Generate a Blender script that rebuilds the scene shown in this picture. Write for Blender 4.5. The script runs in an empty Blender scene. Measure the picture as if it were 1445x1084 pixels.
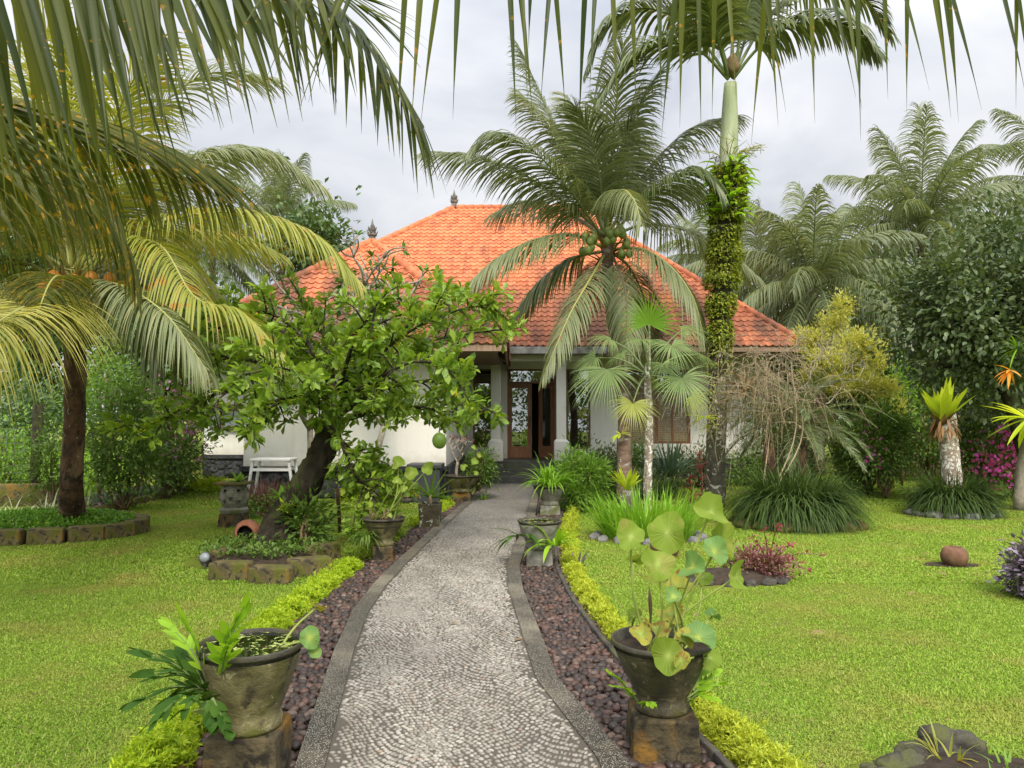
import bpy, bmesh, math, random
import numpy as np
from math import radians as R, sin, cos, pi, atan, tan
from mathutils import Vector, Matrix, noise as mnoise

# ---------------------------------------------------------------- camera, sky, sun, exposure
SC = bpy.context.scene
COL = SC.collection
F, CU, CV, H = 1071.0, 722.5, 542.0, 1.6          # focal length and centre in photograph pixels, eye height
PITCH = atan(51.0 / F)
cam = bpy.data.cameras.new("camera"); camo = bpy.data.objects.new("camera", cam); COL.objects.link(camo)
cam.sensor_width = 36.0; cam.lens = 36.0 * F / 1445.0; cam.clip_start = 0.05; cam.clip_end = 2000.0
camo.location = (0, 0, H); camo.rotation_euler = (pi / 2 + PITCH, 0, 0)
SC.camera = camo
SC.view_settings.view_transform = 'Standard'; SC.view_settings.look = 'None'
SC.view_settings.exposure = 0.40; SC.view_settings.gamma = 1.0
SUN_EL, SUN_AZ = R(46), R(174)                     # azimuth clockwise from +Y: behind the camera, to the right
sl = bpy.data.lights.new("sun", 'SUN'); so = bpy.data.objects.new("sun", sl); COL.objects.link(so)
sl.energy = 2.5; sl.angle = R(14); sl.color = (1.0, 0.92, 0.78)
so.rotation_euler = Vector((-sin(SUN_AZ) * cos(SUN_EL), -cos(SUN_AZ) * cos(SUN_EL), -sin(SUN_EL))).to_track_quat('-Z', 'Y').to_euler()
so.location = (5, -8, 30)
W = bpy.data.worlds.new("World"); SC.world = W; W.use_nodes = True
def world_nodes():
    nt = W.node_tree; nt.nodes.clear(); L = nt.links.new
    out = nt.nodes.new('ShaderNodeOutputWorld')
    sky = nt.nodes.new('ShaderNodeTexSky'); sky.sky_type = 'NISHITA'; sky.sun_disc = False
    sky.sun_elevation = SUN_EL; sky.sun_rotation = SUN_AZ
    b1 = nt.nodes.new('ShaderNodeBackground'); b1.inputs[1].default_value = 0.06; L(sky.outputs[0], b1.inputs[0])
    tc = nt.nodes.new('ShaderNodeTexCoord')
    mp = nt.nodes.new('ShaderNodeMapping'); mp.inputs['Scale'].default_value = (1.0, 1.0, 1.9); L(tc.outputs['Generated'], mp.inputs[0])
    n1 = nt.nodes.new('ShaderNodeTexNoise'); n1.inputs['Scale'].default_value = 3.2; n1.inputs['Detail'].default_value = 6; n1.inputs['Roughness'].default_value = 0.5
    n1.inputs['Distortion'].default_value = 0.4
    L(mp.outputs[0], n1.inputs['Vector'])
    rp = nt.nodes.new('ShaderNodeValToRGB'); e = rp.color_ramp.elements
    e[0].position = 0.33; e[0].color = (0.49, 0.52, 0.59, 1); e[1].position = 0.62; e[1].color = (0.80, 0.81, 0.83, 1)
    L(n1.outputs['Fac'], rp.inputs[0])
    sep = nt.nodes.new('ShaderNodeSeparateXYZ'); L(tc.outputs['Generated'], sep.inputs[0])
    mr = nt.nodes.new('ShaderNodeMapRange'); mr.inputs['From Min'].default_value = 0.0; mr.inputs['From Max'].default_value = 1.0
    mr.inputs['To Min'].default_value = 0.78; mr.inputs['To Max'].default_value = 1.9     # an overcast sky is brightest overhead
    pw = nt.nodes.new('ShaderNodeMath'); pw.operation = 'POWER'; pw.use_clamp = True; pw.inputs[1].default_value = 1.6
    L(sep.outputs['Z'], pw.inputs[0]); L(pw.outputs[0], mr.inputs['Value'])
    # thin cloud glows in a broad lobe round the veiled sun
    dt = nt.nodes.new('ShaderNodeVectorMath'); dt.operation = 'DOT_PRODUCT'; nv = nt.nodes.new('ShaderNodeVectorMath'); nv.operation = 'NORMALIZE'; L(tc.outputs['Generated'], nv.inputs[0]); L(nv.outputs[0], dt.inputs[0])
    dt.inputs[1].default_value = (sin(SUN_AZ) * cos(SUN_EL), cos(SUN_AZ) * cos(SUN_EL), sin(SUN_EL))
    pg = nt.nodes.new('ShaderNodeMath'); pg.operation = 'POWER'; pg.inputs[1].default_value = 2.6; cl = nt.nodes.new('ShaderNodeMath'); cl.operation = 'MAXIMUM'; cl.inputs[1].default_value = 0.0; L(dt.outputs['Value'], cl.inputs[0]); L(cl.outputs[0], pg.inputs[0])
    gl = nt.nodes.new('ShaderNodeMath'); gl.operation = 'MULTIPLY_ADD'; gl.inputs[1].default_value = 2.6; L(pg.outputs[0], gl.inputs[0]); L(mr.outputs[0], gl.inputs[2])
    b2 = nt.nodes.new('ShaderNodeBackground'); L(rp.outputs[0], b2.inputs[0]); L(gl.outputs[0], b2.inputs[1])
    mx = nt.nodes.new('ShaderNodeMixShader'); mx.inputs[0].default_value = 0.9
    L(b1.outputs[0], mx.inputs[1]); L(b2.outputs[0], mx.inputs[2]); L(mx.outputs[0], out.inputs[0])
world_nodes()
cy = SC.cycles
cy.use_denoising = True; cy.max_bounces = 6; cy.diffuse_bounces = 3; cy.glossy_bounces = 3; cy.transmission_bounces = 4; cy.transparent_max_bounces = 6
cy.sample_clamp_indirect = 4.0; cy.caustics_reflective = False; cy.caustics_refractive = False

# ---------------------------------------------------------------- where a photograph pixel lies
def ray(u, v):
    x, z = (u - CU) / F, -(v - CV) / F
    return np.array([x, cos(PITCH) - sin(PITCH) * z, sin(PITCH) + cos(PITCH) * z])
def P(u, v, Y):
    r = ray(u, v); return np.array([0, 0, H]) + r * (Y / r[1])
def G(u, v, z=0.0):
    r = ray(u, v); return np.array([0, 0, H]) + r * ((z - H) / r[2])
def ground_line(px): return np.array([G(u, v) for u, v in px])

# ---------------------------------------------------------------- mesh helpers
UP = np.array([0., 0., 1.])
WORLD = {}
def nrm(a): return a / np.maximum(np.linalg.norm(a, axis=-1, keepdims=True), 1e-9)
def rng(s): return np.random.default_rng(s)
class MB:
    def __init__(s): s.V, s.F, s.M, s.n = [], [], [], 0
    def add(s, V, Fc, mat=0):
        V = np.asarray(V, float).reshape(-1, 3); Fc = np.asarray(Fc, int)
        if len(V) == 0 or len(Fc) == 0: return
        s.V.append(V); s.F.append(Fc + s.n); s.M.append(mat); s.n += len(V)
    def build(s, name, mats, parent=None, smooth=True, bevel=None):
        V = np.concatenate(s.V)
        off = WORLD[parent.name] if parent is not None else None
        if off is not None: V = V - off
        me = bpy.data.meshes.new(name)
        loops = np.concatenate([f.ravel() for f in s.F])
        sizes = np.concatenate([np.full(len(f), f.shape[1]) for f in s.F])
        mi = np.concatenate([np.full(len(f), m) for f, m in zip(s.F, s.M)])
        me.vertices.add(len(V)); me.vertices.foreach_set('co', V.ravel().astype(np.float32))
        me.loops.add(len(loops)); me.loops.foreach_set('vertex_index', loops.astype(np.int32))
        me.polygons.add(len(sizes)); st = np.concatenate([[0], np.cumsum(sizes)[:-1]])
        me.polygons.foreach_set('loop_start', st.astype(np.int32)); me.polygons.foreach_set('loop_total', sizes.astype(np.int32))
        me.polygons.foreach_set('material_index', mi.astype(np.int32))
        me.polygons.foreach_set('use_smooth', np.full(len(sizes), smooth))
        me.update(calc_edges=True)
        for m in (mats if isinstance(mats, (list, tuple)) else [mats]): me.materials.append(m)
        o = bpy.data.objects.new(name, me); COL.objects.link(o)
        if parent is not None: o.parent = parent; WORLD[o.name] = off
        else: WORLD[o.name] = np.zeros(3)
        if bevel:
            b = o.modifiers.new('edge', 'BEVEL'); b.width = bevel; b.segments = 2; b.limit_method = 'ANGLE'; b.angle_limit = R(40)
        return o
def tag(o, label=None, cat=None, group=None, kind=None):
    for k, v in (('label', label), ('category', cat), ('group', group), ('kind', kind)):
        if v: o[k] = v
    return o
def thing(name, label, cat, loc=(0, 0, 0), group=None):
    o = bpy.data.objects.new(name, None); COL.objects.link(o); o.location = tuple(loc); o.empty_display_size = 0.1
    WORLD[o.name] = np.array(loc, float)
    return tag(o, label, cat, group)
def dup(o, loc=None, rot=None, scale=None, parent=None):
    c = o.copy(); COL.objects.link(c)
    if loc is not None: c.location = tuple(loc)
    if rot is not None: c.rotation_euler = rot
    if scale is not None: c.scale = scale
    if parent is not None: c.parent = parent
    WORLD[c.name] = np.array(c.location)
    for ch in list(o.children): dup(ch, parent=c)
    return c
def curve(pts, n=24):
    p = np.array(pts, float)
    if len(p) == 2: return p[0] + (p[1] - p[0]) * np.linspace(0, 1, n)[:, None]
    e = np.vstack([2 * p[0] - p[1], p, 2 * p[-1] - p[-2]])
    out = []; m = len(p) - 1
    for t in np.linspace(0, m - 1e-6, n):
        i = int(t); f = t - i; a, b, c, d = e[i], e[i + 1], e[i + 2], e[i + 3]
        out.append(0.5 * ((2 * b) + (c - a) * f + (2 * a - 5 * b + 4 * c - d) * f * f + (3 * b - a - 3 * c + d) * f ** 3))
    q = np.array(out); s = np.concatenate([[0], np.cumsum(np.linalg.norm(np.diff(q, axis=0), axis=1))])
    t = np.linspace(0, s[-1], n)
    return np.stack([np.interp(t, s, q[:, k]) for k in range(3)], axis=1)
def tube(mb, pts, rad, sides=8, mat=0, rough=0.0, seed=0):
    p = np.array(pts, float); n = len(p); rad = np.broadcast_to(np.array(rad, float), (n,)) if np.ndim(rad) < 1 or len(np.atleast_1d(rad)) == n else np.interp(np.linspace(0, 1, n), np.linspace(0, 1, len(rad)), rad)
    T = nrm(np.gradient(p, axis=0)); ref = np.array([1., 0, 0]) if abs(T[0][0]) < 0.8 else np.array([0, 1., 0])
    rs = rng(seed); V = []
    u = nrm(ref - T[0] * (ref @ T[0]))
    for i in range(n):
        u = nrm(u - T[i] * (u @ T[i])); w = np.cross(T[i], u)
        a = np.linspace(0, 2 * pi, sides, endpoint=False)
        r = rad[i] * (1 + rough * rs.uniform(-1, 1, sides)) if rough else rad[i] * np.ones(sides)
        V.append(p[i] + (np.cos(a) * r)[:, None] * u + (np.sin(a) * r)[:, None] * w)
    V = np.concatenate(V); i, j = np.meshgrid(np.arange(n - 1), np.arange(sides), indexing='ij'); k = (j + 1) % sides
    mb.add(V, np.stack([i * sides + j, i * sides + k, (i + 1) * sides + k, (i + 1) * sides + j], -1).reshape(-1, 4), mat)
    mb.F.append(np.array([list(range(mb.n - sides, mb.n))])); mb.M.append(mat)
    mb.F.append(np.array([list(range(mb.n - len(V), mb.n - len(V) + sides))[::-1]])); mb.M.append(mat)
def box(mb, x0, x1, y0, y1, z0, z1, mat=0):
    V = np.array([[x, y, z] for z in (z0, z1) for y in (y0, y1) for x in (x0, x1)], float)
    mb.add(V, [[0, 2, 3, 1], [4, 5, 7, 6], [0, 1, 5, 4], [2, 6, 7, 3], [0, 4, 6, 2], [1, 3, 7, 5]], mat)
def bar(mb, a, b, w, h, mat=0):
    a, b = np.array(a, float), np.array(b, float); t = nrm(b - a); ref = UP if abs(t[2]) < .9 else np.array([0, 1., 0])
    s = nrm(np.cross(t, ref)) * w / 2; u = nrm(np.cross(s, t)) * h / 2
    V = [a - s - u, a + s - u, a + s + u, a - s + u, b - s - u, b + s - u, b + s + u, b - s + u]
    mb.add(V, [[3, 2, 1, 0], [4, 5, 6, 7], [0, 1, 5, 4], [1, 2, 6, 5], [2, 3, 7, 6], [3, 0, 4, 7]], mat)
def lathe(mb, prof, c=(0, 0, 0), seg=32, mat=0, skip=None, wob=0.0, seed=0, sq=None):
    pr = np.array(prof, float); a = np.linspace(0, 2 * pi, seg, endpoint=False); rs = rng(seed)
    ph = rs.uniform(0, 6, 4); wv = 1 + wob * (np.sin(2 * a + ph[0]) + .6 * np.sin(3 * a + ph[1]) + .5 * np.sin(5 * a + ph[2]))
    V = np.stack([pr[:, :1] * np.cos(a) * wv, pr[:, :1] * np.sin(a) * wv, np.repeat(pr[:, 1:], seg, 1)], -1).reshape(-1, 3) + np.array(c, float)
    Fc = [[i * seg + j, i * seg + (j + 1) % seg, (i + 1) * seg + (j + 1) % seg, (i + 1) * seg + j] for i in range(len(pr) - 1) for j in range(seg) if not (skip and skip(i, j))]
    mb.add(V, Fc, mat)
def disc(mb, c, r, seg=32, mat=0):
    a = np.linspace(0, 2 * pi, seg, endpoint=False)
    mb.add(np.stack([c[0] + r * np.cos(a), c[1] + r * np.sin(a), np.full(seg, c[2])], -1), [list(range(seg))], mat)
def sphere_tmpl(sub):
    bm = bmesh.new(); bmesh.ops.create_icosphere(bm, subdivisions=sub, radius=1.0)
    V = np.array([v.co[:] for v in bm.verts]); Fc = np.array([[v.index for v in f.verts] for f in bm.faces]); bm.free(); return V, Fc
ICO = {k: sphere_tmpl(k) for k in (1, 2, 3, 4)}
def rock(mb, c, r, seed=0, sub=3, rough=0.25, mat=0, freq=1.3):
    V, Fc = ICO[sub]; o = Vector((seed * 3.7, seed * 1.3, seed * 7.1))
    d = np.array([1 + rough * (mnoise.noise(Vector(v) * freq + o) + .5 * mnoise.noise(Vector(v) * freq * 2.7 + o) + .25 * mnoise.noise(Vector(v) * freq * 6 + o)) for v in V])
    mb.add(V * d[:, None] * np.array(r) + np.array(c), Fc, mat)
def straps(mb, B, D, L, Wd, droop=0.5, segs=4, mat=0, prof=None, wdir=None, fold=0.0):
    B = np.array(B, float); N = len(B); D = nrm(np.array(D, float)); L = np.broadcast_to(L, (N,)); Wd = np.broadcast_to(Wd, (N,)); droop = np.broadcast_to(droop, (N,))
    if wdir is None: wdir = np.cross(D, UP) + 1e-4
    wdir = np.broadcast_to(wdir, (N, 3))
    prof = np.interp(np.linspace(0, 1, segs + 1), np.linspace(0, 1, len(prof)), prof) if prof is not None else np.interp(np.linspace(0, 1, segs + 1), [0, .25, .6, 1], [.5, 1, .8, .04])
    p = B.copy(); rows = []; c = 3 if fold else 2
    for k in range(segs + 1):
        w = nrm(wdir - (wdir * D).sum(1, keepdims=True) * D); hw = (Wd * prof[k] / 2)[:, None]
        rows.append(np.stack([p - w * hw, p - np.cross(w, D) * hw * fold, p + w * hw], 1) if fold else np.stack([p - w * hw, p + w * hw], 1))
        p = p + D * (L / segs)[:, None]; D = nrm(D - UP * (droop / segs)[:, None])
    V = np.stack(rows, 1)
    base = np.arange(N)[:, None, None] * ((segs + 1) * c); i = np.arange(segs)[None, :, None] * c; j = np.arange(c - 1)[None, None, :]
    a = base + i + j
    mb.add(V.reshape(-1, 3), np.stack([a, a + 1, a + c + 1, a + c], -1).reshape(-1, 4), mat)
LT = {  # leaf outlines: (verts x,y,z), faces
    'ell': (np.array([[0, 0, 0], [-.38, .3, .06], [-.42, .62, .05], [0, 1, -.12], [.42, .62, .05], [.38, .3, .06], [0, .32, 0], [0, .65, -.02]]),
            np.array([[0, 6, 1], [0, 5, 6], [1, 6, 2], [6, 7, 2], [6, 5, 4], [6, 4, 7], [2, 7, 3], [7, 4, 3]])),
    'obo': (np.array([[0, 0, 0], [-.2, .35, .04], [-.46, .72, .05], [0, 1, -.08], [.46, .72, .05], [.2, .35, .04], [0, .37, 0], [0, .72, -.02]]),
            np.array([[0, 6, 1], [0, 5, 6], [1, 6, 2], [6, 7, 2], [6, 5, 4], [6, 4, 7], [2, 7, 3], [7, 4, 3]])),
    'dia': (np.array([[0, 0, 0], [-.45, .5, .05], [0, 1, -.06], [.45, .5, .05]]), np.array([[0, 3, 2, 1]])),
    'bent': (np.array([[0, 0, 0], [-.45, .45, .04], [0, .5, -.04], [.45, .45, .04], [0, 1, -.16]]), np.array([[0, 2, 1], [0, 3, 2], [1, 2, 4], [2, 3, 4]])),
}
def leaves(mb, p, D, U, L, Wd, tm='bent', mat=0):
    tv, tf = LT[tm]; p = np.array(p, float); N = len(p)
    if N == 0: return
    D = nrm(np.array(D, float)); L = np.broadcast_to(L, (N,))[:, None, None]; Wd = np.broadcast_to(Wd, (N,))[:, None, None]
    X = nrm(np.cross(D, np.broadcast_to(U, (N, 3)) + 1e-3)); Z = np.cross(X, D)
    V = p[:, None] + X[:, None] * tv[None, :, :1] * Wd + D[:, None] * tv[None, :, 1:2] * L + Z[:, None] * tv[None, :, 2:] * L
    mb.add(V.reshape(-1, 3), (np.arange(N)[:, None, None] * len(tv) + tf[None]).reshape(-1, tf.shape[1]), mat)
def rdir(rs, n): return nrm(rs.normal(size=(n, 3)))
def cloud(rs, c, r, n_clump, n_leaf, clump_r, shell=0.55):
    d = rdir(rs, n_clump); q = np.array(c) + d * np.array(r) * rs.uniform(shell, 1, n_clump)[:, None] ** 0.7
    k = rs.integers(0, n_clump, n_leaf); off = rs.normal(size=(n_leaf, 3)) * clump_r * (.6 + .8 * rs.random(n_clump)[k])[:, None]
    pos = q[k] + off; out = nrm(off + d[k] * clump_r * .7 + UP * clump_r * .3)
    return q, pos, out
def frond(mb, ctrl, leaf_len, n=60, width=.04, droop=1.4, spread=62, tip=18, t0=.16, segs=4, lift=.15, rad=.03, seed=0, prof=None, lm=0, rm=1, curveN=28, fold=.35, wprof=None, jit=.06, tipjit=.0, pw=1.7, roll=(0, 0), spread2=None, droop2=None):
    rs = rng(seed); C = curve(ctrl, curveN); T = nrm(np.gradient(C, axis=0)); S = np.cross(T, UP); S = nrm(S + 1e-6)
    for i in range(1, len(S)):
        if S[i] @ S[i - 1] < 0: S[i] *= -1
    Nn = np.cross(S, T); tt = np.linspace(0, 1, curveN); ra = np.interp(tt, [0, .72, 1], [roll[0], roll[0], roll[1]])[:, None]; S, Nn = S * np.cos(ra) + Nn * np.sin(ra), Nn * np.cos(ra) - S * np.sin(ra); bent = rs.uniform(-.25, .25)
    at = lambda A, t: np.stack([np.interp(t, tt, A[:, k]) for k in range(3)], 1)
    for side in (-1, 1):
        t = np.clip(np.linspace(t0, .995, n) + rs.normal(size=n) * .3 / n, 0, 1)
        Tt, St, Nt = nrm(at(T, t)), nrm(at(S, t)), nrm(at(Nn, t))
        sp_ = spread if side < 0 or spread2 is None else spread2; dr_ = droop if side < 0 or droop2 is None else droop2; an = np.radians(sp_ + (tip - sp_) * t ** pw) + rs.normal(size=n) * jit
        lf = lift + rs.normal(size=n) * jit * 1.2
        D = np.cos(an)[:, None] * Tt + np.sin(an)[:, None] * (side * St * np.cos(lf)[:, None] + Nt * np.sin(lf)[:, None])
        pr = np.interp(t, [0, .2, .45, .75, .92, 1], prof or [.45, .8, 1, .85, .6, .4])
        l = leaf_len * pr * rs.uniform(.86, 1.08, n) * np.where(rs.random(n) < tipjit, rs.uniform(.4, .8, n), 1)
        wd = Tt + rs.normal(size=(n, 3)) * .12
        straps(mb, at(C, t), D, l, width * (.55 + .45 * pr) * rs.uniform(.85, 1.1, n), dr_ * rs.uniform(.8, 1.25, n), segs, lm, prof=wprof or [.55, 1, .95, .7, .05], wdir=wd, fold=fold)
    tube(mb, C, [rad, rad * .7, rad * .4, rad * .15], 6, rm)
def fan(mb, hub, D, U, size, n=34, width=.05, seed=0, droop=.9, arc=300, lm=0, split=.42):
    rs = rng(seed); D = nrm(np.array(D, float)); X = nrm(np.cross(D, U)); Z = nrm(np.cross(X, D))
    a = np.radians(np.linspace(-arc / 2, arc / 2, n)) + rs.normal(size=n) * .015
    d = np.cos(a)[:, None] * D + np.sin(a)[:, None] * X + Z * (.22 + .06 * (np.arange(n) % 2))[:, None]
    l = size * (1 - .28 * (np.abs(a) / np.radians(arc / 2)) ** 2) * rs.uniform(.93, 1.04, n)
    w = 2 * split * size * tan(np.radians(arc) / n / 2) * 1.12
    straps(mb, np.repeat(np.array([hub]), n, 0), d, l, w, droop * 1.3 * rs.uniform(.7, 1.3, n), 8, lm, prof=[.06, .5, 1, .72, .42, .2, .02], wdir=np.cross(d, Z), fold=.3)

# ---------------------------------------------------------------- materials
def newmat(name):
    m = bpy.data.materials.new(name); m.use_nodes = True; m.node_tree.nodes.clear(); return m, m.node_tree
def nd(nt, typ, ins=None, **props):
    n = nt.nodes.new(typ)
    for k, v in props.items(): setattr(n, k, v)
    for k, v in (ins or {}).items():
        if isinstance(v, bpy.types.NodeSocket): nt.links.new(v, n.inputs[k])
        else: n.inputs[k].default_value = v
    return n
def c4(c): return (c[0], c[1], c[2], 1.0)
def ramp(nt, fac, stops):
    r = nt.nodes.new('ShaderNodeValToRGB'); e = r.color_ramp.elements
    while len(e) < len(stops): e.new(0.5)
    for i, (p, c) in enumerate(stops): e[i].position = p; e[i].color = c4(c) if not np.isscalar(c) else (c, c, c, 1)
    nt.links.new(fac, r.inputs[0]); return r.outputs[0]
def mixc(nt, fac, a, b, mode='MIX'):
    n = nt.nodes.new('ShaderNodeMix'); n.data_type = 'RGBA'; n.blend_type = mode
    for k, v in ((0, fac), (6, a), (7, b)):
        if isinstance(v, bpy.types.NodeSocket): nt.links.new(v, n.inputs[k])
        else: n.inputs[k].default_value = v if k == 0 else c4(v)
    return n.outputs[2]
def math_(nt, op, a, b=0.0, clamp=False):
    n = nt.nodes.new('ShaderNodeMath'); n.operation = op; n.use_clamp = clamp
    for k, v in ((0, a), (1, b)):
        if isinstance(v, bpy.types.NodeSocket): nt.links.new(v, n.inputs[k])
        else: n.inputs[k].default_value = v
    return n.outputs[0]
def objco(nt, scale=(1, 1, 1)):
    t = nt.nodes.new('ShaderNodeTexCoord'); m = nd(nt, 'ShaderNodeMapping', {'Vector': t.outputs['Object'], 'Scale': scale}); return m.outputs[0]
def noise_(nt, vec, scale, detail=4, rough=.55, dist=0.0):
    return nd(nt, 'ShaderNodeTexNoise', {'Vector': vec, 'Scale': scale, 'Detail': detail, 'Roughness': rough, 'Distortion': dist}).outputs['Fac']
def bump(nt, h, strength=.4, dist=.02, nrm_=None):
    ins = {'Height': h, 'Strength': strength, 'Distance': dist}
    if nrm_ is not None: ins['Normal'] = nrm_
    return nd(nt, 'ShaderNodeBump', ins).outputs[0]
def finish(nt, sh):
    o = nt.nodes.new('ShaderNodeOutputMaterial'); nt.links.new(sh, o.inputs[0])
def prin(nt, col, rough=.7, spec=.3, normal=None, metal=0.0, coat=0.0):
    ins = {'Base Color': col if isinstance(col, bpy.types.NodeSocket) else c4(col), 'Roughness': rough, 'Specular IOR Level': spec, 'Metallic': metal, 'Coat Weight': coat}
    if normal is not None: ins['Normal'] = normal
    return nd(nt, 'ShaderNodeBsdfPrincipled', ins).outputs[0]
def leafmat(name, cols, trans=.35, rough=.45, spec=.25, patch=None, pscale=(1, 1, 1), pthr=(.55, .68), gain=1.5):
    """leaf: each leaf its own tint; patch = (colour, noise scale): discoloured spots of the leaf itself"""
    m, nt = newmat(name); g = nt.nodes.new('ShaderNodeNewGeometry')
    cols = [tuple(min(.85, x * gain) for x in c) for c in cols]
    k = len(cols); col = ramp(nt, g.outputs['Random Per Island'], [(i / max(k - 1, 1), c) for i, c in enumerate(cols)])
    vec = objco(nt)
    big = noise_(nt, vec, 1.3, 2); col = mixc(nt, math_(nt, 'MULTIPLY', big, .45), col, cols[0])
    if patch:
        f = ramp(nt, noise_(nt, objco(nt, pscale), patch[1], 3, .6), [(pthr[0], 0.0), (pthr[1], 1.0)]); col = mixc(nt, f, col, patch[0])
    tcol = mixc(nt, 1.0, col, (1.25, 1.2, .55), 'MULTIPLY')
    b = prin(nt, col, rough, spec); t = nd(nt, 'ShaderNodeBsdfTranslucent', {'Color': tcol}).outputs[0]
    finish(nt, nd(nt, 'ShaderNodeMixShader', {0: trans, 1: b, 2: t}).outputs[0]); return m
def stonemat(name, a, b, moss=None, scale=9, rough=.85, bmp=.5, spec=.25, mossthr=(.5, .62), third=None, lichen=None, vscale=(1, 1, 1)):
    m, nt = newmat(name); v = objco(nt, vscale); n1 = noise_(nt, v, scale, 6, .65); n2 = noise_(nt, v, scale * .35, 4, .6, .5)
    col = mixc(nt, ramp(nt, n1, [(.35, 0.0), (.65, 1.0)]), a, b)
    if third: col = mixc(nt, ramp(nt, noise_(nt, v, scale * .6, 3, .6, 1.0), [(.52, 0.0), (.6, 1.0)]), col, third)
    if moss: col = mixc(nt, ramp(nt, n2, [(mossthr[0], 0.0), (mossthr[1], 1.0)]), col, moss)
    if lichen: col = mixc(nt, ramp(nt, noise_(nt, v, scale * 1.7, 5, .6, .8), [(lichen[1], 0.0), (lichen[1] + .03, 1.0)]), col, lichen[0])
    finish(nt, prin(nt, col, rough, spec, bump(nt, noise_(nt, v, scale * 5, 5, .7), bmp, .01, bump(nt, n1, bmp, .02)))); return m
def plainmat(name, col, rough=.6, spec=.4, metal=0.0, var=.12, scale=6):
    m, nt = newmat(name); v = objco(nt); n = noise_(nt, v, scale, 4, .6)
    c = mixc(nt, n, tuple(x * (1 - var) for x in col), tuple(min(1, x * (1 + var)) for x in col))
    finish(nt, prin(nt, c, rough, spec, bump(nt, noise_(nt, v, scale * 8, 3), .15, .004), metal)); return m
M = {}
M['coco'] = leafmat('coconut leaf', [(.06, .08, .032), (.095, .12, .045), (.135, .16, .066), (.08, .10, .04)], .36, .36, .5)
M['coco_pale'] = leafmat('old coconut leaf', [(.12, .145, .07), (.17, .185, .085), (.14, .165, .075), (.22, .21, .10)], .35, .42, .4)
M['coco_yellow'] = leafmat('yellowing coconut leaf', [(.16, .19, .035), (.26, .26, .05), (.20, .23, .04), (.36, .30, .07)], .42, .42, .35, patch=((.45, .24, .03), 4.0), pthr=(.6, .68))
M['coco_near'] = leafmat('overhanging coconut leaf', [(.028, .045, .012), (.06, .078, .012), (.11, .12, .014), (.04, .06, .014)], .58, .4, .25, patch=((.42, .22, .02), 26.0), pthr=(.65, .70))
M['coco_spot'] = leafmat('spotted coconut leaf', [(.045, .065, .012), (.08, .095, .014), (.13, .13, .016), (.09, .085, .045)], .5, .42, .25, patch=((.45, .26, .015), 15.0), pthr=(.58, .68), gain=1.3)
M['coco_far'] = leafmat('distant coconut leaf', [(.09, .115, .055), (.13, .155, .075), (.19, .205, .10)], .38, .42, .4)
M['rachis'] = plainmat('yellow green leaf stalk', (.30, .30, .08), .5)
M['rachis_green'] = plainmat('green leaf stalk', (.14, .18, .06), .5)
M['rachis_brown'] = plainmat('grey brown leaf stalk', (.16, .13, .08), .7)
M['coco_gold'] = leafmat('golden old coconut leaf', [(.22, .23, .06), (.34, .32, .09), (.44, .38, .12), (.28, .27, .08)], .45, .45, .3)
M['dead'] = leafmat('dead brown leaf', [(.12, .085, .045), (.20, .14, .07), (.16, .11, .06)], .2, .8, .1)
M['nut'] = plainmat('green coconut', (.16, .20, .045), .45, .4, var=.3, scale=10)
M['nut_orange'] = plainmat('orange coconut', (.60, .24, .03), .45, .4, var=.3, scale=10)
M['palm_bark'] = stonemat('palm bark', (.10, .065, .045), (.22, .15, .11), (.34, .31, .26), 6, .9, .9, mossthr=(.56, .64), vscale=(1, 1, 2.2), lichen=((.5, .48, .42), .68))
M['palm_bark_dark'] = stonemat('mossy palm bark', (.045, .026, .018), (.13, .07, .045), (.19, .12, .07), 6, .9, .9, vscale=(1.6, 1.6, 1.1), lichen=((.40, .38, .33), .66), third=(.03, .022, .016))
M['lichen_bark'] = stonemat('lichened bark', (.06, .05, .038), (.15, .13, .10), (.10, .11, .05), 6, .9, .8, lichen=((.50, .49, .43), .575))
M['white_bark'] = stonemat('pale lichened bark', (.20, .15, .11), (.34, .28, .22), None, 9, .9, .8, lichen=((.68, .66, .6), .52))
M['dark_bark'] = stonemat('dark bark', (.018, .014, .01), (.06, .046, .032), (.07, .075, .028), 9, .95, 1.0, vscale=(1, 1, .5), lichen=((.28, .26, .21), .68))
M['grey_bark'] = stonemat('grey smooth bark', (.20, .17, .13), (.33, .29, .23), None, 12, .8, .4)
M['twig'] = stonemat('dry twig', (.22, .165, .095), (.36, .285, .175), None, 14, .9, .3)
M['crownshaft'] = stonemat('pale green crownshaft', (.27, .32, .17), (.36, .40, .24), (.44, .46, .33), 3, .5, .1, vscale=(3, 3, .5))
M['calabash'] = leafmat('bright green leaf', [(.07, .125, .016), (.12, .19, .022), (.19, .27, .03), (.085, .15, .02), (.25, .32, .035), (.11, .17, .03)], .42, .36, .4, gain=1.65)
M['yellowleaf'] = leafmat('fallen yellow leaf', [(.7, .42, .03), (.6, .3, .04)], .3)
M['fruit'] = plainmat('green calabash', (.17, .27, .035), .35, .5, var=.12, scale=8)
M['dkleaf'] = leafmat('dark glossy leaf', [(.05, .075, .03), (.07, .10, .038), (.10, .13, .05), (.06, .085, .035)], .25, .4, .4)
M['midleaf'] = leafmat('mid green leaf', [(.045, .085, .018), (.08, .135, .025), (.115, .175, .03), (.055, .10, .02)], .35, gain=1.7)
M['lightleaf'] = leafmat('fresh green leaf', [(.09, .17, .025), (.14, .25, .035), (.18, .29, .045)], .38)
M['hedge'] = leafmat('yellow green border leaf', [(.20, .31, .02), (.34, .46, .025), (.48, .54, .035), (.26, .38, .02)], .42, gain=1.3)
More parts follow.
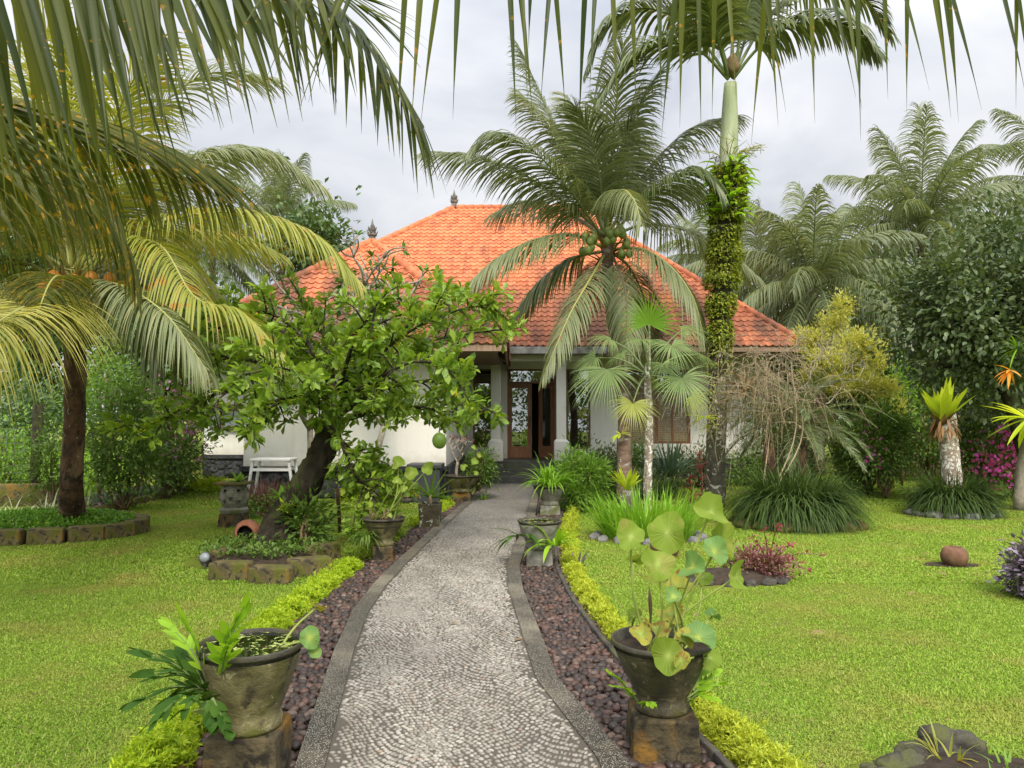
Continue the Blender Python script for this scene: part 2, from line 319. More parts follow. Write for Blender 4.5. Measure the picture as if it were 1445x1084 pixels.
M['hedge_gold'] = leafmat('golden border leaf', [(.26, .33, .03), (.42, .47, .04), (.54, .56, .07), (.32, .39, .03)], .42, gain=1.25)
M['hedge_dull'] = leafmat('dull border leaf', [(.12, .19, .02), (.20, .27, .03), (.25, .30, .03)], .35)  # duller green version of the border leaf
M['goldshrub'] = leafmat('golden shrub leaf', [(.24, .26, .05), (.38, .38, .10), (.50, .46, .16), (.28, .29, .06)], .42)
M['mondo'] = leafmat('dark strap leaf', [(.03, .058, .016), (.055, .09, .022), (.085, .125, .028), (.04, .07, .02)], .25, .6, .15, gain=1.3)
M['iris'] = leafmat('bright strap leaf', [(.10, .21, .02), (.16, .30, .025), (.21, .35, .03)], .4, .4)
M['agave'] = leafmat('blue green strap leaf', [(.06, .10, .06), (.09, .135, .085), (.12, .16, .10)], .15)
M['spider'] = leafmat('striped strap leaf', [(.20, .24, .12), (.34, .37, .24), (.14, .2, .07)], .3)
M['nest'] = leafmat('yellow green fern leaf', [(.34, .42, .03), (.48, .52, .045), (.26, .36, .03)], .45, .4, gain=1.5)
M['nest_dry'] = leafmat('dry fern leaf', [(.16, .08, .03), (.10, .06, .03), (.22, .13, .05)], .2)
M['fern'] = leafmat('fresh fern leaf', [(.16, .30, .02), (.24, .38, .025), (.20, .34, .02)], .42, .35)
M['fern_dark'] = leafmat('dark fern leaf', [(.025, .065, .01), (.045, .095, .014), (.07, .13, .018)], .32, .55, .1)
M['lotus'] = leafmat('lotus leaf', [(.17, .25, .04), (.23, .31, .045), (.20, .29, .04), (.28, .33, .06)], .45, .7, .08, gain=1.15, patch=((.36, .36, .10), 9.0))
M['lotus_cool'] = leafmat('bluish lotus leaf', [(.12, .24, .075), (.16, .29, .08)], .35, .5, .2, gain=1.1)
M['lotus_old'] = leafmat('yellowed lotus leaf', [(.38, .34, .05), (.30, .30, .06)], .35, .6, .2, patch=((.25, .12, .03), 14.0), pthr=(.55, .62), gain=1.1)
M['lotus_stem'] = plainmat('lotus stalk', (.30, .36, .08), .5)
M['cane'] = plainmat('brown stalk', (.14, .09, .045), .7)
M['red'] = leafmat('dark red leaf', [(.16, .025, .04), (.25, .04, .06), (.11, .03, .04)], .3)
M['redpink'] = leafmat('mixed red leaf', [(.10, .035, .04), (.2, .07, .075), (.30, .16, .15), (.07, .06, .03)], .3)
M['purple'] = leafmat('purple leaf', [(.075, .055, .085), (.14, .11, .15), (.25, .2, .26), (.05, .04, .06)], .15, .4)
M['brownred'] = leafmat('brown purple blade', [(.10, .05, .045), (.16, .08, .06), (.08, .045, .04)], .25)
M['pink'] = leafmat('magenta bract', [(.62, .07, .36), (.75, .14, .48), (.5, .05, .3)], .4, .6)
M['mauve'] = leafmat('mauve bract', [(.36, .12, .32), (.48, .2, .42), (.28, .09, .26)], .4, .6)
M['vine'] = leafmat('creeper leaf', [(.09, .13, .015), (.19, .23, .022), (.28, .29, .03), (.06, .08, .02)], .35)
M['plumeria'] = leafmat('frangipani leaf', [(.05, .11, .025), (.08, .16, .03), (.11, .2, .04)], .3)
M['cover'] = leafmat('clover leaf', [(.06, .14, .014), (.09, .19, .02), (.13, .24, .025)], .35)
M['petal'] = leafmat('yellow flower', [(.8, .6, .02)], .3)
M['grass'] = leafmat('lawn blade', [(.10, .18, .022), (.215, .345, .036), (.34, .49, .06), (.46, .49, .13), (.15, .27, .026), (.30, .42, .05)], .35, .6, .08, patch=((.36, .35, .09), 1.1), pthr=(.5, .72), gain=1.15)
M['soil'] = stonemat('damp soil', (.035, .025, .018), (.07, .05, .035), None, 14, .95, 1.0)
M['pot'] = stonemat('mossy stone pot', (.07, .06, .026), (.19, .165, .075), (.10, .10, .02), 8, .6, .7, .4, third=(.038, .03, .018), mossthr=(.48, .6), lichen=((.26, .235, .13), .63))
M['pot_dark'] = stonemat('dark weathered pot', (.035, .03, .02), (.09, .075, .042), (.08, .07, .02), 9, .6, .7, .4, lichen=((.16, .13, .075), .60))
M['rim'] = stonemat('worn pot rim', (.03, .027, .02), (.085, .075, .055), (.06, .055, .02), 12, .6, .5, .4)
M['pedestal'] = stonemat('lichened pedestal', (.04, .034, .02), (.11, .085, .045), (.19, .10, .02), 12, .85, .8, mossthr=(.52, .66), third=(.025, .02, .014))
M['potgrey'] = stonemat('grey weathered pot', (.15, .14, .115), (.27, .26, .22), (.12, .13, .05), 10, .85, .6)
M['block'] = stonemat('mossy sandstone block', (.085, .065, .03), (.18, .14, .065), (.10, .105, .02), 7, .95, .9, third=(.20, .125, .03), mossthr=(.44, .56), lichen=((.05, .045, .03), .58))
M['rockdark'] = stonemat('dark lava rock', (.04, .035, .03), (.10, .09, .08), (.09, .095, .035), 9, .95, 1.0)
M['rockgrey'] = stonemat('grey rock', (.13, .125, .12), (.25, .24, .23), None, 9, .9, .8)
M['terracotta'] = stonemat('terracotta', (.20, .08, .045), (.30, .13, .075), (.12, .08, .05), 8, .8, .4)
M['clay'] = stonemat('dull clay', (.11, .055, .034), (.20, .105, .06), (.15, .11, .06), 9, .8, .4)
M['black'] = plainmat('painted hollow shade', (.012, .011, .01), .9, .1)  # shade inside openings, painted as plain black
M['darkplastic'] = plainmat('dark grey planter', (.045, .047, .05), .5, .4)
M['steel'] = plainmat('aged white metal', (.72, .72, .70), .4, .5, var=.06)
M['lens'] = plainmat('lamp glass', (.25, .27, .28), .12, .6)
M['lampbody'] = plainmat('lamp housing', (.16, .16, .16), .4, .5, .5)
M['green_metal'] = plainmat('dark green post', (.03, .05, .035), .5)
M['fencewire'] = plainmat('fence wire', (.16, .17, .14), .5, .4, .6)
M['wood'] = stonemat('brown varnished wood', (.17, .07, .032), (.27, .125, .06), None, 7, .45, .25, .4, vscale=(4, 4, .6))
M['wood_pale'] = stonemat('greyed wood', (.22, .14, .09), (.32, .22, .15), None, 7, .6, .25, vscale=(4, 4, .6))
M['bamboo'] = stonemat('tan bamboo', (.27, .20, .12), (.40, .31, .20), None, 8, .8, .4, vscale=(4, 4, .4))
M['finial'] = stonemat('grey carved stone', (.12, .105, .09), (.22, .20, .18), (.09, .09, .07), 8, .9, 1.0)
M['plinth'] = stonemat('black lava stone', (.022, .022, .024), (.06, .06, .064), None, 12, .75, 1.0)
M['step'] = stonemat('dark step stone', (.05, .048, .046), (.09, .088, .084), (.07, .075, .045), 6, .5, .3)
M['concrete'] = stonemat('stained concrete', (.20, .19, .17), (.45, .44, .41), (.09, .085, .075), 5, .9, .5, vscale=(1, 1, .4))
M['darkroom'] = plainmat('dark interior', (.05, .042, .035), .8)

def wall_mat():
    m, nt = newmat('white plaster'); v = objco(nt); st = objco(nt, (1.6, 1.6, .22))
    n = noise_(nt, v, 2.0, 5, .6); s = ramp(nt, noise_(nt, st, 3.0, 5, .6), [(.52, 0.0), (.75, .45)])
    col = mixc(nt, n, (.74, .715, .65), (.80, .78, .72)); col = mixc(nt, math_(nt, 'MULTIPLY', s, .6), col, (.55, .51, .43))
    zz = nd(nt, 'ShaderNodeSeparateXYZ', {0: nt.nodes.new('ShaderNodeTexCoord').outputs['Object']}).outputs['Z']       # mud splash and algae on the lowest course, damp patches
    sp = nd(nt, 'ShaderNodeMapRange', {'Value': math_(nt, 'ADD', zz, math_(nt, 'MULTIPLY', noise_(nt, v, 5, 5, .7), -.7)), 'From Min': .22, 'From Max': .62, 'To Min': .6, 'To Max': 0.0}).outputs[0]
    col = mixc(nt, sp, col, (.42, .38, .28)); col = mixc(nt, ramp(nt, noise_(nt, v, 1.1, 5, .7), [(.56, 0.0), (.74, .3)]), col, (.52, .49, .42))
    finish(nt, prin(nt, col, .9, .2, bump(nt, noise_(nt, v, 60, 4), .15, .004))); return m
M['wall'] = wall_mat()
def glass_mat():
    m, nt = newmat('window glass'); lw = nd(nt, 'ShaderNodeFresnel', {'IOR': 1.6}).outputs[0]
    fac = math_(nt, 'ADD', math_(nt, 'MULTIPLY', lw, 1.6), .10, True)
    t = nd(nt, 'ShaderNodeBsdfTransparent', {'Color': (.62, .66, .64, 1)}).outputs[0]; g = nd(nt, 'ShaderNodeBsdfGlossy', {'Color': (.9, .92, .92, 1), 'Roughness': .01}).outputs[0]
    finish(nt, nd(nt, 'ShaderNodeMixShader', {0: fac, 1: t, 2: g}).outputs[0]); return m
M['glass'] = glass_mat()
def tile_mat():
    m, nt = newmat('clay roof tile'); g = nt.nodes.new('ShaderNodeNewGeometry'); v = objco(nt)
    col = ramp(nt, g.outputs['Random Per Island'], [(0, (.44, .125, .055)), (.35, (.58, .185, .08)), (.8, (.63, .22, .10)), (.95, (.52, .16, .075)), (1, (.36, .13, .075))])
    z = nd(nt, 'ShaderNodeSeparateXYZ', {0: nt.nodes.new('ShaderNodeTexCoord').outputs['Object']}).outputs['Z']
    low = nd(nt, 'ShaderNodeMapRange', {'Value': z, 'From Min': 2.6, 'From Max': 7.4, 'To Min': .36, 'To Max': -.06}).outputs[0]   # moss and soot gather on the lower courses
    n = noise_(nt, objco(nt, (1, .5, .5)), .9, 5, .62, .4); f = ramp(nt, math_(nt, 'ADD', n, low), [(.54, 0.0), (.80, .88)])
    stk = ramp(nt, math_(nt, 'ADD', noise_(nt, objco(nt, (3.2, .25, .25)), 1.6, 5, .65, .3), math_(nt, 'MULTIPLY', low, .35)), [(.56, 0.0), (.74, .65)]); col = mixc(nt, stk, col, (.20, .085, .05))
    fine = ramp(nt, noise_(nt, v, 14, 4, .7), [(.5, 0.0), (.72, .55)])
    col = mixc(nt, f, col, (.095, .052, .036)); col = mixc(nt, math_(nt, 'MULTIPLY', fine, math_(nt, 'ADD', f, .25)), col, (.05, .04, .03))
    finish(nt, prin(nt, col, .8, .25, bump(nt, noise_(nt, v, 40, 3), .2, .005))); return m
M['tile'] = tile_mat()
def lawn_mat():
    m, nt = newmat('lawn ground'); v = objco(nt)
    a = ramp(nt, noise_(nt, v, 60, 5, .7), [(.3, (.08, .12, .02)), (.5, (.19, .28, .034)), (.7, (.32, .41, .06))])
    col = mixc(nt, ramp(nt, noise_(nt, v, .55, 4, .6), [(.42, 0.0), (.62, .75)]), a, (.25, .25, .045))
    col = mixc(nt, ramp(nt, noise_(nt, v, 3.5, 5, .65), [(.52, 0.0), (.68, .7)]), col, (.15, .13, .05))
    finish(nt, prin(nt, col, .9, .06, bump(nt, noise_(nt, v, 90, 4, .7), 1.0, .03))); return m
M['lawn'] = lawn_mat()
def mosaic_mat(name, scale, light, dark, mortar, edge, damp):
    m, nt = newmat(name); v0 = objco(nt)
    w = nd(nt, 'ShaderNodeTexNoise', {'Vector': v0, 'Scale': 1.6, 'Detail': 2}).outputs['Color']
    w = nd(nt, 'ShaderNodeVectorMath', {0: w, 1: (.5, .5, .5)}, operation='SUBTRACT').outputs[0]
    w = nd(nt, 'ShaderNodeVectorMath', {0: w, 'Scale': .35}, operation='SCALE').outputs[0]
    v = nd(nt, 'ShaderNodeVectorMath', {0: v0, 1: w}, operation='ADD').outputs[0]
    v = nd(nt, 'ShaderNodeMapping', {'Vector': v, 'Scale': (scale * .72, scale * 1.15, 1)}).outputs[0]
    ve = nd(nt, 'ShaderNodeTexVoronoi', {'Vector': v, 'Scale': 1.0, 'Randomness': .8}, feature='DISTANCE_TO_EDGE', voronoi_dimensions='2D').outputs['Distance']
    vc = nd(nt, 'ShaderNodeTexVoronoi', {'Vector': v, 'Scale': 1.0, 'Randomness': .8}, feature='F1', voronoi_dimensions='2D').outputs['Color']
    bw = nd(nt, 'ShaderNodeSeparateColor', {0: vc}).outputs[0]
    stone = ramp(nt, bw, [(0, dark), (.45, light), (.85, tuple(min(1, c * 1.25) for c in light)), (1, tuple(c * .75 + .03 for c in light))])
    mask = ramp(nt, ve, [(edge, 0.0), (edge + .09, 1.0)])
    stone = mixc(nt, ramp(nt, noise_(nt, v0, .7, 4, .6, .6), [(.45, 0.0), (.72, damp)]), stone, tuple(c * .33 for c in light))
    col = mixc(nt, mask, mortar, stone)
    col = mixc(nt, ramp(nt, noise_(nt, v0, 1.7, 5, .65), [(.6, 0.0), (.72, .5)]), col, (.075, .072, .05))
    h = ramp(nt, ve, [(0, 0.0), (edge + .05, .4), (.38, 1.0)])
    rg = nd(nt, 'ShaderNodeMapRange', {'Value': mask, 'To Min': .8, 'To Max': .38}).outputs[0]
    finish(nt, prin(nt, col, rg, .45, bump(nt, h, .9, .012))); return m
def path_mats():
    m, nt = newmat('mosaic stone'); g = nt.nodes.new('ShaderNodeNewGeometry'); v = objco(nt)
    col = ramp(nt, g.outputs['Random Per Island'], [(0, (.165, .148, .12)), (.3, (.235, .215, .18)), (.7, (.29, .268, .228)), (.93, (.38, .35, .30)), (1, (.25, .175, .125))])
    col = mixc(nt, ramp(nt, noise_(nt, v, .8, 5, .65, .6), [(.45, 0.0), (.72, .75)]), col, (.14, .125, .10)); col = mixc(nt, ramp(nt, noise_(nt, v, 30, 3), [(.5, 0.0), (.75, .3)]), col, (.16, .14, .115))
    yy = nd(nt, 'ShaderNodeSeparateXYZ', {0: v}).outputs['Y']; far_dark = nd(nt, 'ShaderNodeMapRange', {'Value': math_(nt, 'ADD', yy, math_(nt, 'MULTIPLY', noise_(nt, v, .9, 3), 5.0)), 'From Min': 11.0, 'From Max': 16.5, 'To Max': .7}).outputs[0]
    col = mixc(nt, far_dark, col, (.10, .094, .085))  # stones grow darker along the path towards the porch
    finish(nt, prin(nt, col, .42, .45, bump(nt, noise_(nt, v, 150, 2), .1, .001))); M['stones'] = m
    m, nt = newmat('mosaic mortar'); v = objco(nt); col = mixc(nt, noise_(nt, v, 50, 4), (.05, .043, .034), (.125, .11, .087)); col = mixc(nt, ramp(nt, noise_(nt, v, .9, 4), [(.5, 0.0), (.7, .6)]), col, (.15, .135, .105))
    finish(nt, prin(nt, col, .75, .3, bump(nt, noise_(nt, v, 120, 4), .6, .004))); M['mortar'] = m
    m, nt = newmat('grit border'); v = objco(nt); vo = nd(nt, 'ShaderNodeTexVoronoi', {'Vector': v, 'Scale': 130.0, 'Randomness': 1.0}, feature='F1'); d = vo.outputs['Distance']; r = nd(nt, 'ShaderNodeSeparateColor', {0: vo.outputs['Color']}).outputs[0]
    base = mixc(nt, ramp(nt, noise_(nt, v, 1.1, 5, .65), [(.46, 0.0), (.70, 1.0)]), (.045, .039, .029), (.19, .165, .115))
    spk = math_(nt, 'MULTIPLY', ramp(nt, d, [(.30, 1.0), (.42, 0.0)]), ramp(nt, r, [(.25, 0.0), (.45, 1.0)])); col = mixc(nt, math_(nt, 'MULTIPLY', spk, .75), base, (.50, .46, .38))
    finish(nt, prin(nt, col, .6, .35, bump(nt, spk, .5, .004))); M['border'] = m
path_mats()
def pebble_mat():
    m, nt = newmat('river pebble'); g = nt.nodes.new('ShaderNodeNewGeometry')
    col = ramp(nt, g.outputs['Random Per Island'], [(0, (.026, .018, .015)), (.3, (.05, .029, .022)), (.55, (.037, .029, .027)), (.75, (.082, .04, .027)), (.9, (.105, .055, .04)), (1, (.15, .11, .085))])
    col = mixc(nt, ramp(nt, noise_(nt, objco(nt), 25, 4), [(.5, 0.0), (.7, .4)]), col, (.05, .045, .035))
    finish(nt, prin(nt, col, .5, .4, bump(nt, noise_(nt, objco(nt), 120, 3), .15, .002))); return m
M['pebble'] = pebble_mat()
def water_mat():
    m, nt = newmat('pond water'); v = objco(nt)
    n = noise_(nt, v, 26, 4, .75, .6); big = noise_(nt, v, 7, 2)
    f = ramp(nt, math_(nt, 'ADD', n, math_(nt, 'MULTIPLY', big, .35)), [(.745, 0.0), (.76, 1.0)])
    col = mixc(nt, f, (.008, .012, .004), (.36, .42, .10))
    finish(nt, prin(nt, col, nd(nt, 'ShaderNodeMapRange', {'Value': f, 'To Min': .03, 'To Max': .6}).outputs[0], .6, bump(nt, f, .3, .003))); return m
M['water'] = water_mat()

# ---------------------------------------------------------------- ground, path, gravel, lawn
PL = ground_line([(405, 1130), (420, 1084), (447, 1000), (470, 930), (497, 870), (527, 830), (562, 795), (610, 750), (650, 716), (690, 684)])
PR = ground_line([(905, 1130), (885, 1084), (840, 1030), (787, 967), (758, 889), (738, 838), (733, 805), (741, 776), (755, 735), (760, 700), (764, 684)])
HL = ground_line([(150, 1150), (225, 1085), (315, 965), (385, 888), (450, 838), (503, 798), (545, 768), (600, 734), (645, 708), (668, 697)])
HR = ground_line([(1120, 1130), (1060, 1075), (985, 1010), (920, 950), (872, 897), (832, 848), (808, 806), (802, 765), (806, 730), (814, 705), (818, 695)])
def xat(line, y): return np.interp(y, line[:, 1], line[:, 0])
def sheet(line_a, line_b, y0, y1, z, step=.08, ia=0.0, ib=0.0):
    ys = np.arange(y0, y1 + step, step); a = np.stack([xat(line_a, ys) + ia, ys, np.full_like(ys, z)], 1); b = np.stack([xat(line_b, ys) + ib, ys, np.full_like(ys, z)], 1)
    n = len(ys); i = np.arange(n - 1); return np.vstack([a, b]), np.stack([i, i + n, i + n + 1, i + 1], 1)
mb = MB(); mb.add([[-600, -60, 0], [600, -60, 0], [600, 900, 0], [-600, 900, 0]], [[0, 1, 2, 3]]); tag(mb.build('lawn', M['lawn']), kind='structure')
mb = MB(); mb.add(*sheet(HL, HR, 2.9, 18.7, .005)); tag(mb.build('ground', M['soil']), kind='structure')
path = tag(thing('path', None, None, (0, 0, 0)), kind='structure')
BW = .135
def slab(name, la, lb, ia, ib, z, m):
    mb = MB(); V, Fc = sheet(la, lb, 2.9, 18.75, z, ia=ia, ib=ib); n = len(V) // 2; mb.add(V, Fc)
    W2 = V.copy(); W2[:, 2] = 0.0; i = np.arange(n - 1)
    mb.add(np.vstack([V[:n], W2[:n]]), np.stack([i, i + 1, i + n + 1, i + n], 1)); mb.add(np.vstack([V[n:], W2[n:]]), np.stack([i, i + n, i + n + 1, i + 1], 1))
    return mb.build(name, m, path, smooth=False)
slab('bed', PL, PR, BW, -BW, .040, M['mortar'])
slab('border', PL, PL, 0, BW - .001, .048, M['border']); slab('border', PR, PR, -BW + .001, 0, .048, M['border'])
def mosaic():
    rs = rng(15); out = MB()
    for (y0, y1, dx, dy, sub) in ((3.0, 7.6, .034, .0235, 2), (7.6, 18.72, .037, .0265, 1)):
        nx, ny = int(2.6 / dx), int((y1 - y0 + .6) / dy); i, j = np.meshgrid(np.arange(nx), np.arange(ny), indexing='ij'); i, j = i.ravel(), j.ravel()
        x = -1.7 + (i + .5 * (j % 2)) * dx; y = y0 - .3 + j * dy
        fy = lambda x, y: .07 * np.sin(5.1 * x + 1.3 * y) + .05 * np.sin(9.3 * x - 2.9 * y + 2) + .03 * np.sin(17 * x + 6 * y) + .03 * np.sin(3.1 * y + 4 * x)
        ang = np.arctan2(fy(x + .01, y) - fy(x - .01, y), .02); X = x + .03 * np.sin(3.7 * y + 2 * x) + rs.normal(size=len(x)) * dx * .11; Y = y + fy(x, y) + rs.normal(size=len(x)) * dy * .11
        k = (X > xat(PL, Y) + BW + .012) & (X < xat(PR, Y) - BW - .012) & (Y > y0) & (Y < y1) & (rs.random(len(x)) > .012) & (np.minimum(X - xat(PL, Y), xat(PR, Y) - X) - BW > .10 * rs.random(len(x)) ** 2.5); X, Y, ang = X[k], Y[k], ang[k] + rs.normal(size=k.sum()) * .25; n = len(X); V, Fc = ICO[sub]
        sc = np.stack([dx * .46 * rs.uniform(.7, 1.1, n), dy * .45 * rs.uniform(.7, 1.15, n), rs.uniform(.006, .010, n)], 1); q = V[None] * sc[:, None]; c_, s_ = np.cos(ang)[:, None], np.sin(ang)[:, None]
        out.add(np.stack([q[..., 0] * c_ - q[..., 1] * s_ + X[:, None], q[..., 0] * s_ + q[..., 1] * c_ + Y[:, None], q[..., 2] + .0405], -1).reshape(-1, 3), (np.arange(n)[:, None, None] * len(V) + Fc[None]).reshape(-1, 3))
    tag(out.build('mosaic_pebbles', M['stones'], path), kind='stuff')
mosaic()

def pebbles():
    rs = rng(5); out = MB()
    def lay(n_per_m2, y0, y1, size, sub, zl):
        area = 0; pts = []
        for (a, b, ia, ib) in ((HL, PL, .13, -.015), (PR, HR, .015, -.13)):
            ys = rs.uniform(y0, y1, int(n_per_m2 * (y1 - y0) * 1.2)); xs0, xs1 = xat(a, ys) + ia, xat(b, ys) + ib
            keep = rs.random(len(ys)) < (xs1 - xs0) / 1.2; ys, xs0, xs1 = ys[keep], xs0[keep], xs1[keep]
            pts.append(np.stack([rs.uniform(xs0, xs1), ys], 1))
        p = np.vstack(pts); n = len(p)
        # spread the pebbles out so that they lie beside each other
        cell = size * 1.5; order = rs.permutation(n); taken = {}; keep = []
        for i in order:
            k = (int(p[i, 0] // cell), int(p[i, 1] // cell)); ok = True
            for dx in (-1, 0, 1):
                for dy in (-1, 0, 1):
                    for j in taken.get((k[0] + dx, k[1] + dy), ()):
                        if (p[j, 0] - p[i, 0]) ** 2 + (p[j, 1] - p[i, 1]) ** 2 < (size * 1.2) ** 2: ok = False; break
            if ok: taken.setdefault(k, []).append(i); keep.append(i)
        p = p[keep]; n = len(p); V, Fc = ICO[sub]
        sc = size * np.stack([rs.uniform(.8, 1.25, n), rs.uniform(.6, .95, n), rs.uniform(.5, .75, n)], 1)
        a = rs.uniform(0, 2 * pi, n); tl = rs.normal(size=n) * .25
        q = V[None] * sc[:, None]; x = q[..., 0]; y = q[..., 1] * np.cos(tl)[:, None] - q[..., 2] * np.sin(tl)[:, None]; z = q[..., 1] * np.sin(tl)[:, None] + q[..., 2] * np.cos(tl)[:, None]
        X = x * np.cos(a)[:, None] - y * np.sin(a)[:, None] + p[:, :1]; Y = x * np.sin(a)[:, None] + y * np.cos(a)[:, None] + p[:, 1:]
        Z = z + size * zl + rs.uniform(0, size * .35, n)[:, None]
        out.add(np.stack([X, Y, Z], -1).reshape(-1, 3), (np.arange(n)[:, None, None] * len(V) + Fc[None]).reshape(-1, 3))
    lay(1500, 3.0, 8.0, .030, 3, .55); lay(1500, 3.0, 8.0, .026, 2, .1); lay(1300, 8.0, 18.6, .034, 2, .45)
    tag(out.build('gravel', M['pebble']), kind='stuff')
pebbles()

BEDS = []                                            # (x, y, rx, ry) where no lawn grows
def bed(u, v, rx, ry): g = G(u, v); BEDS.append((g[0], g[1], rx, ry))
LEFT_EDGE = ground_line([(-400, 800), (-60, 775), (60, 738), (160, 712), (240, 694), (300, 684), (330, 678)])
def grass():
    rs = rng(8); out = MB()
    def lay(n, y0, y1, l, w, xlim):
        t = rs.random(n); y = y0 + (y1 - y0) * t ** 1.25; hw = y * .76 + .8; x = rs.uniform(-1, 1, n) * hw
        k = ((x < xat(HL, y) - .05) | (x > xat(HR, y) + .05)) & (x > -xlim) & (x < xlim)
        for bx, by, rx, ry in BEDS: k &= ((x - bx) / rx) ** 2 + ((y - by) / ry) ** 2 > 1
        ly = np.interp(x, LEFT_EDGE[:, 0], LEFT_EDGE[:, 1], left=LEFT_EDGE[0, 1]); k &= ~((x < LEFT_EDGE[-1, 0]) & (y > ly))
        p = np.stack([x, y, np.zeros(n)], 1)[k]; m = len(p); a = rs.uniform(0, 2 * pi, m); e = rs.uniform(.25, 1.1, m)
        D = np.stack([np.cos(a) * np.cos(e), np.sin(a) * np.cos(e), np.sin(e)], 1)
        xx, yy = p[:, 0], p[:, 1]; pt = np.sin(xx * 1.7 + 1.1 * np.sin(yy * 1.3)) * np.sin(yy * 1.1 + np.sin(xx * .9)) + .6 * np.sin(xx * 5.3 + yy * 2.1) * np.sin(yy * 4.7 - xx) + .4 * np.sin(xx * 13 + 2 * np.sin(yy * 9)) * np.sin(yy * 11)
        ln = l * rs.uniform(.55, 1.3, m) * np.clip(1.0 + .35 * pt, .35, 1.6)
        straps(out, p, D, ln, w * rs.uniform(.7, 1.3, m), rs.uniform(.6, 1.8, m), 2, 0, prof=[.8, 1, .05])
    lay(560000, 3.3, 7.5, .024, .0050, 12); lay(420000, 7.5, 14, .030, .0085, 14); lay(130000, 14, 22, .045, .02, 16)
    tag(out.build('grass', M['grass']), kind='stuff')

# ---------------------------------------------------------------- low border hedges
def border_hedge(line, y0, y1, w, h, n, mat, label, seed, lsize=.03, group=None):
    rs = rng(seed); c = np.array([xat(line, (y0 + y1) / 2), (y0 + y1) / 2, 0]); 
    nsh = n // 11; y = rs.uniform(y0, y1, nsh); lum = .75 + .3 * np.sin(y * 9 + seed) * np.sin(y * 23 + 2) + rs.normal(size=nsh) * .1      # clipped shoots, each a rosette of narrow leaves
    a = rs.uniform(-1, 1, nsh) * pi * .5; rr = np.sqrt(rs.uniform(.35, 1, nsh)) * lum; p0 = np.stack([xat(line, y) + np.sin(a) * w * .5 * rr, y, np.cos(a) * h * .8 * rr], 1)
    d0 = nrm(np.stack([np.sin(a) * .9, rs.normal(size=nsh) * .35, np.cos(a) * .8 + .35], 1)); k = np.repeat(np.arange(nsh), 11); m = len(k)
    D = nrm(d0[k] * .75 + rdir(rs, m)); mb = MB(); leaves(mb, p0[k] - d0[k] * .022 * rs.random(m)[:, None], D, d0[k] + rdir(rs, m) * .3, lsize * rs.uniform(.7, 1.3, m), lsize * .3, 'bent')
    return tag(mb.build('border_hedge', mat), label, 'hedge', group)
border_hedge(HL, 3.1, 3.95, .34, .22, 13000, M['hedge'], 'fluffy lime green border hedge clump beside the mossy pot of water', 1, .034)
border_hedge(HL, 5.35, 8.3, .34, .20, 26000, M['hedge'], 'long lime green border hedge running from the water pot to the flared pot', 2, .034)
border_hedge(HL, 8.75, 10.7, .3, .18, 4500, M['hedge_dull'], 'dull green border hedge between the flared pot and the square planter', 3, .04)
border_hedge(HL, 11.5, 14.2, .3, .2, 4500, M['hedge'], 'short green border hedge between the square planter and the bowl planter', 4, .045)
border_hedge(HR, 3.0, 4.2, .32, .20, 18000, M['hedge_gold'], 'golden border hedge clump at the foot of the lotus pot pedestal', 5, .028)
border_hedge(HR, 4.75, 9.0, .26, .16, 26000, M['hedge_gold'], 'narrow golden border hedge curving behind the lotus pot along the gravel', 6, .032)
border_hedge(HR, 9.0, 15.6, .3, .2, 9000, M['hedge_gold'], 'golden border hedge passing the two grey pots towards the porch', 7, .042)
CROSS = np.array([[G(480, 700)[0], 14.9, 0], [G(628, 700)[0], 15.2, 0]])
def cross_hedge(pts, w, h, n, mat, label, seed):
    rs = rng(seed); a, b = np.array(pts[0]), np.array(pts[1]); nc = 50
    s = rs.random(nc); c = a + (b - a) * s[:, None] + rs.normal(size=(nc, 3)) * [0, w * .15, 0]; k = rs.integers(0, nc, n); off = rs.normal(size=(n, 3)) * [w * .22, w * .24, h * .28]
    p = c[k] + off + [0, 0, h * .6]; p[:, 2] = np.abs(p[:, 2]); mb = MB(); leaves(mb, p, off + [0, 0, .05] + rs.normal(size=(n, 3)) * .03, rdir(rs, n), .045 * rs.uniform(.7, 1.3, n), .022); tag(mb.build('border_hedge', mat), label, 'hedge')
cross_hedge([(-3.4, 15.1, 0), (-1.45, 15.1, 0)], .3, .24, 5500, M['hedge'], 'clipped lime hedge along the black stone base of the house', 8)
cross_hedge([tuple(G(262, 694)), tuple(G(312, 694))], .4, .26, 3500, M['hedge'], 'small lime hedge at the end of the lawn beside the purple shrubs', 9)

# dark stone kerb beside the golden hedge
mb = MB(); ys = np.arange(3.2, 15.4, .42)
for a, b in zip(ys[:-1], ys[1:]):
    bar(mb, [xat(HR, a) - .17, a + .008, .012], [xat(HR, b) - .17, b, .012], .035, .09)
tag(mb.build('kerb', M['rockdark'], bevel=.006), kind='structure')

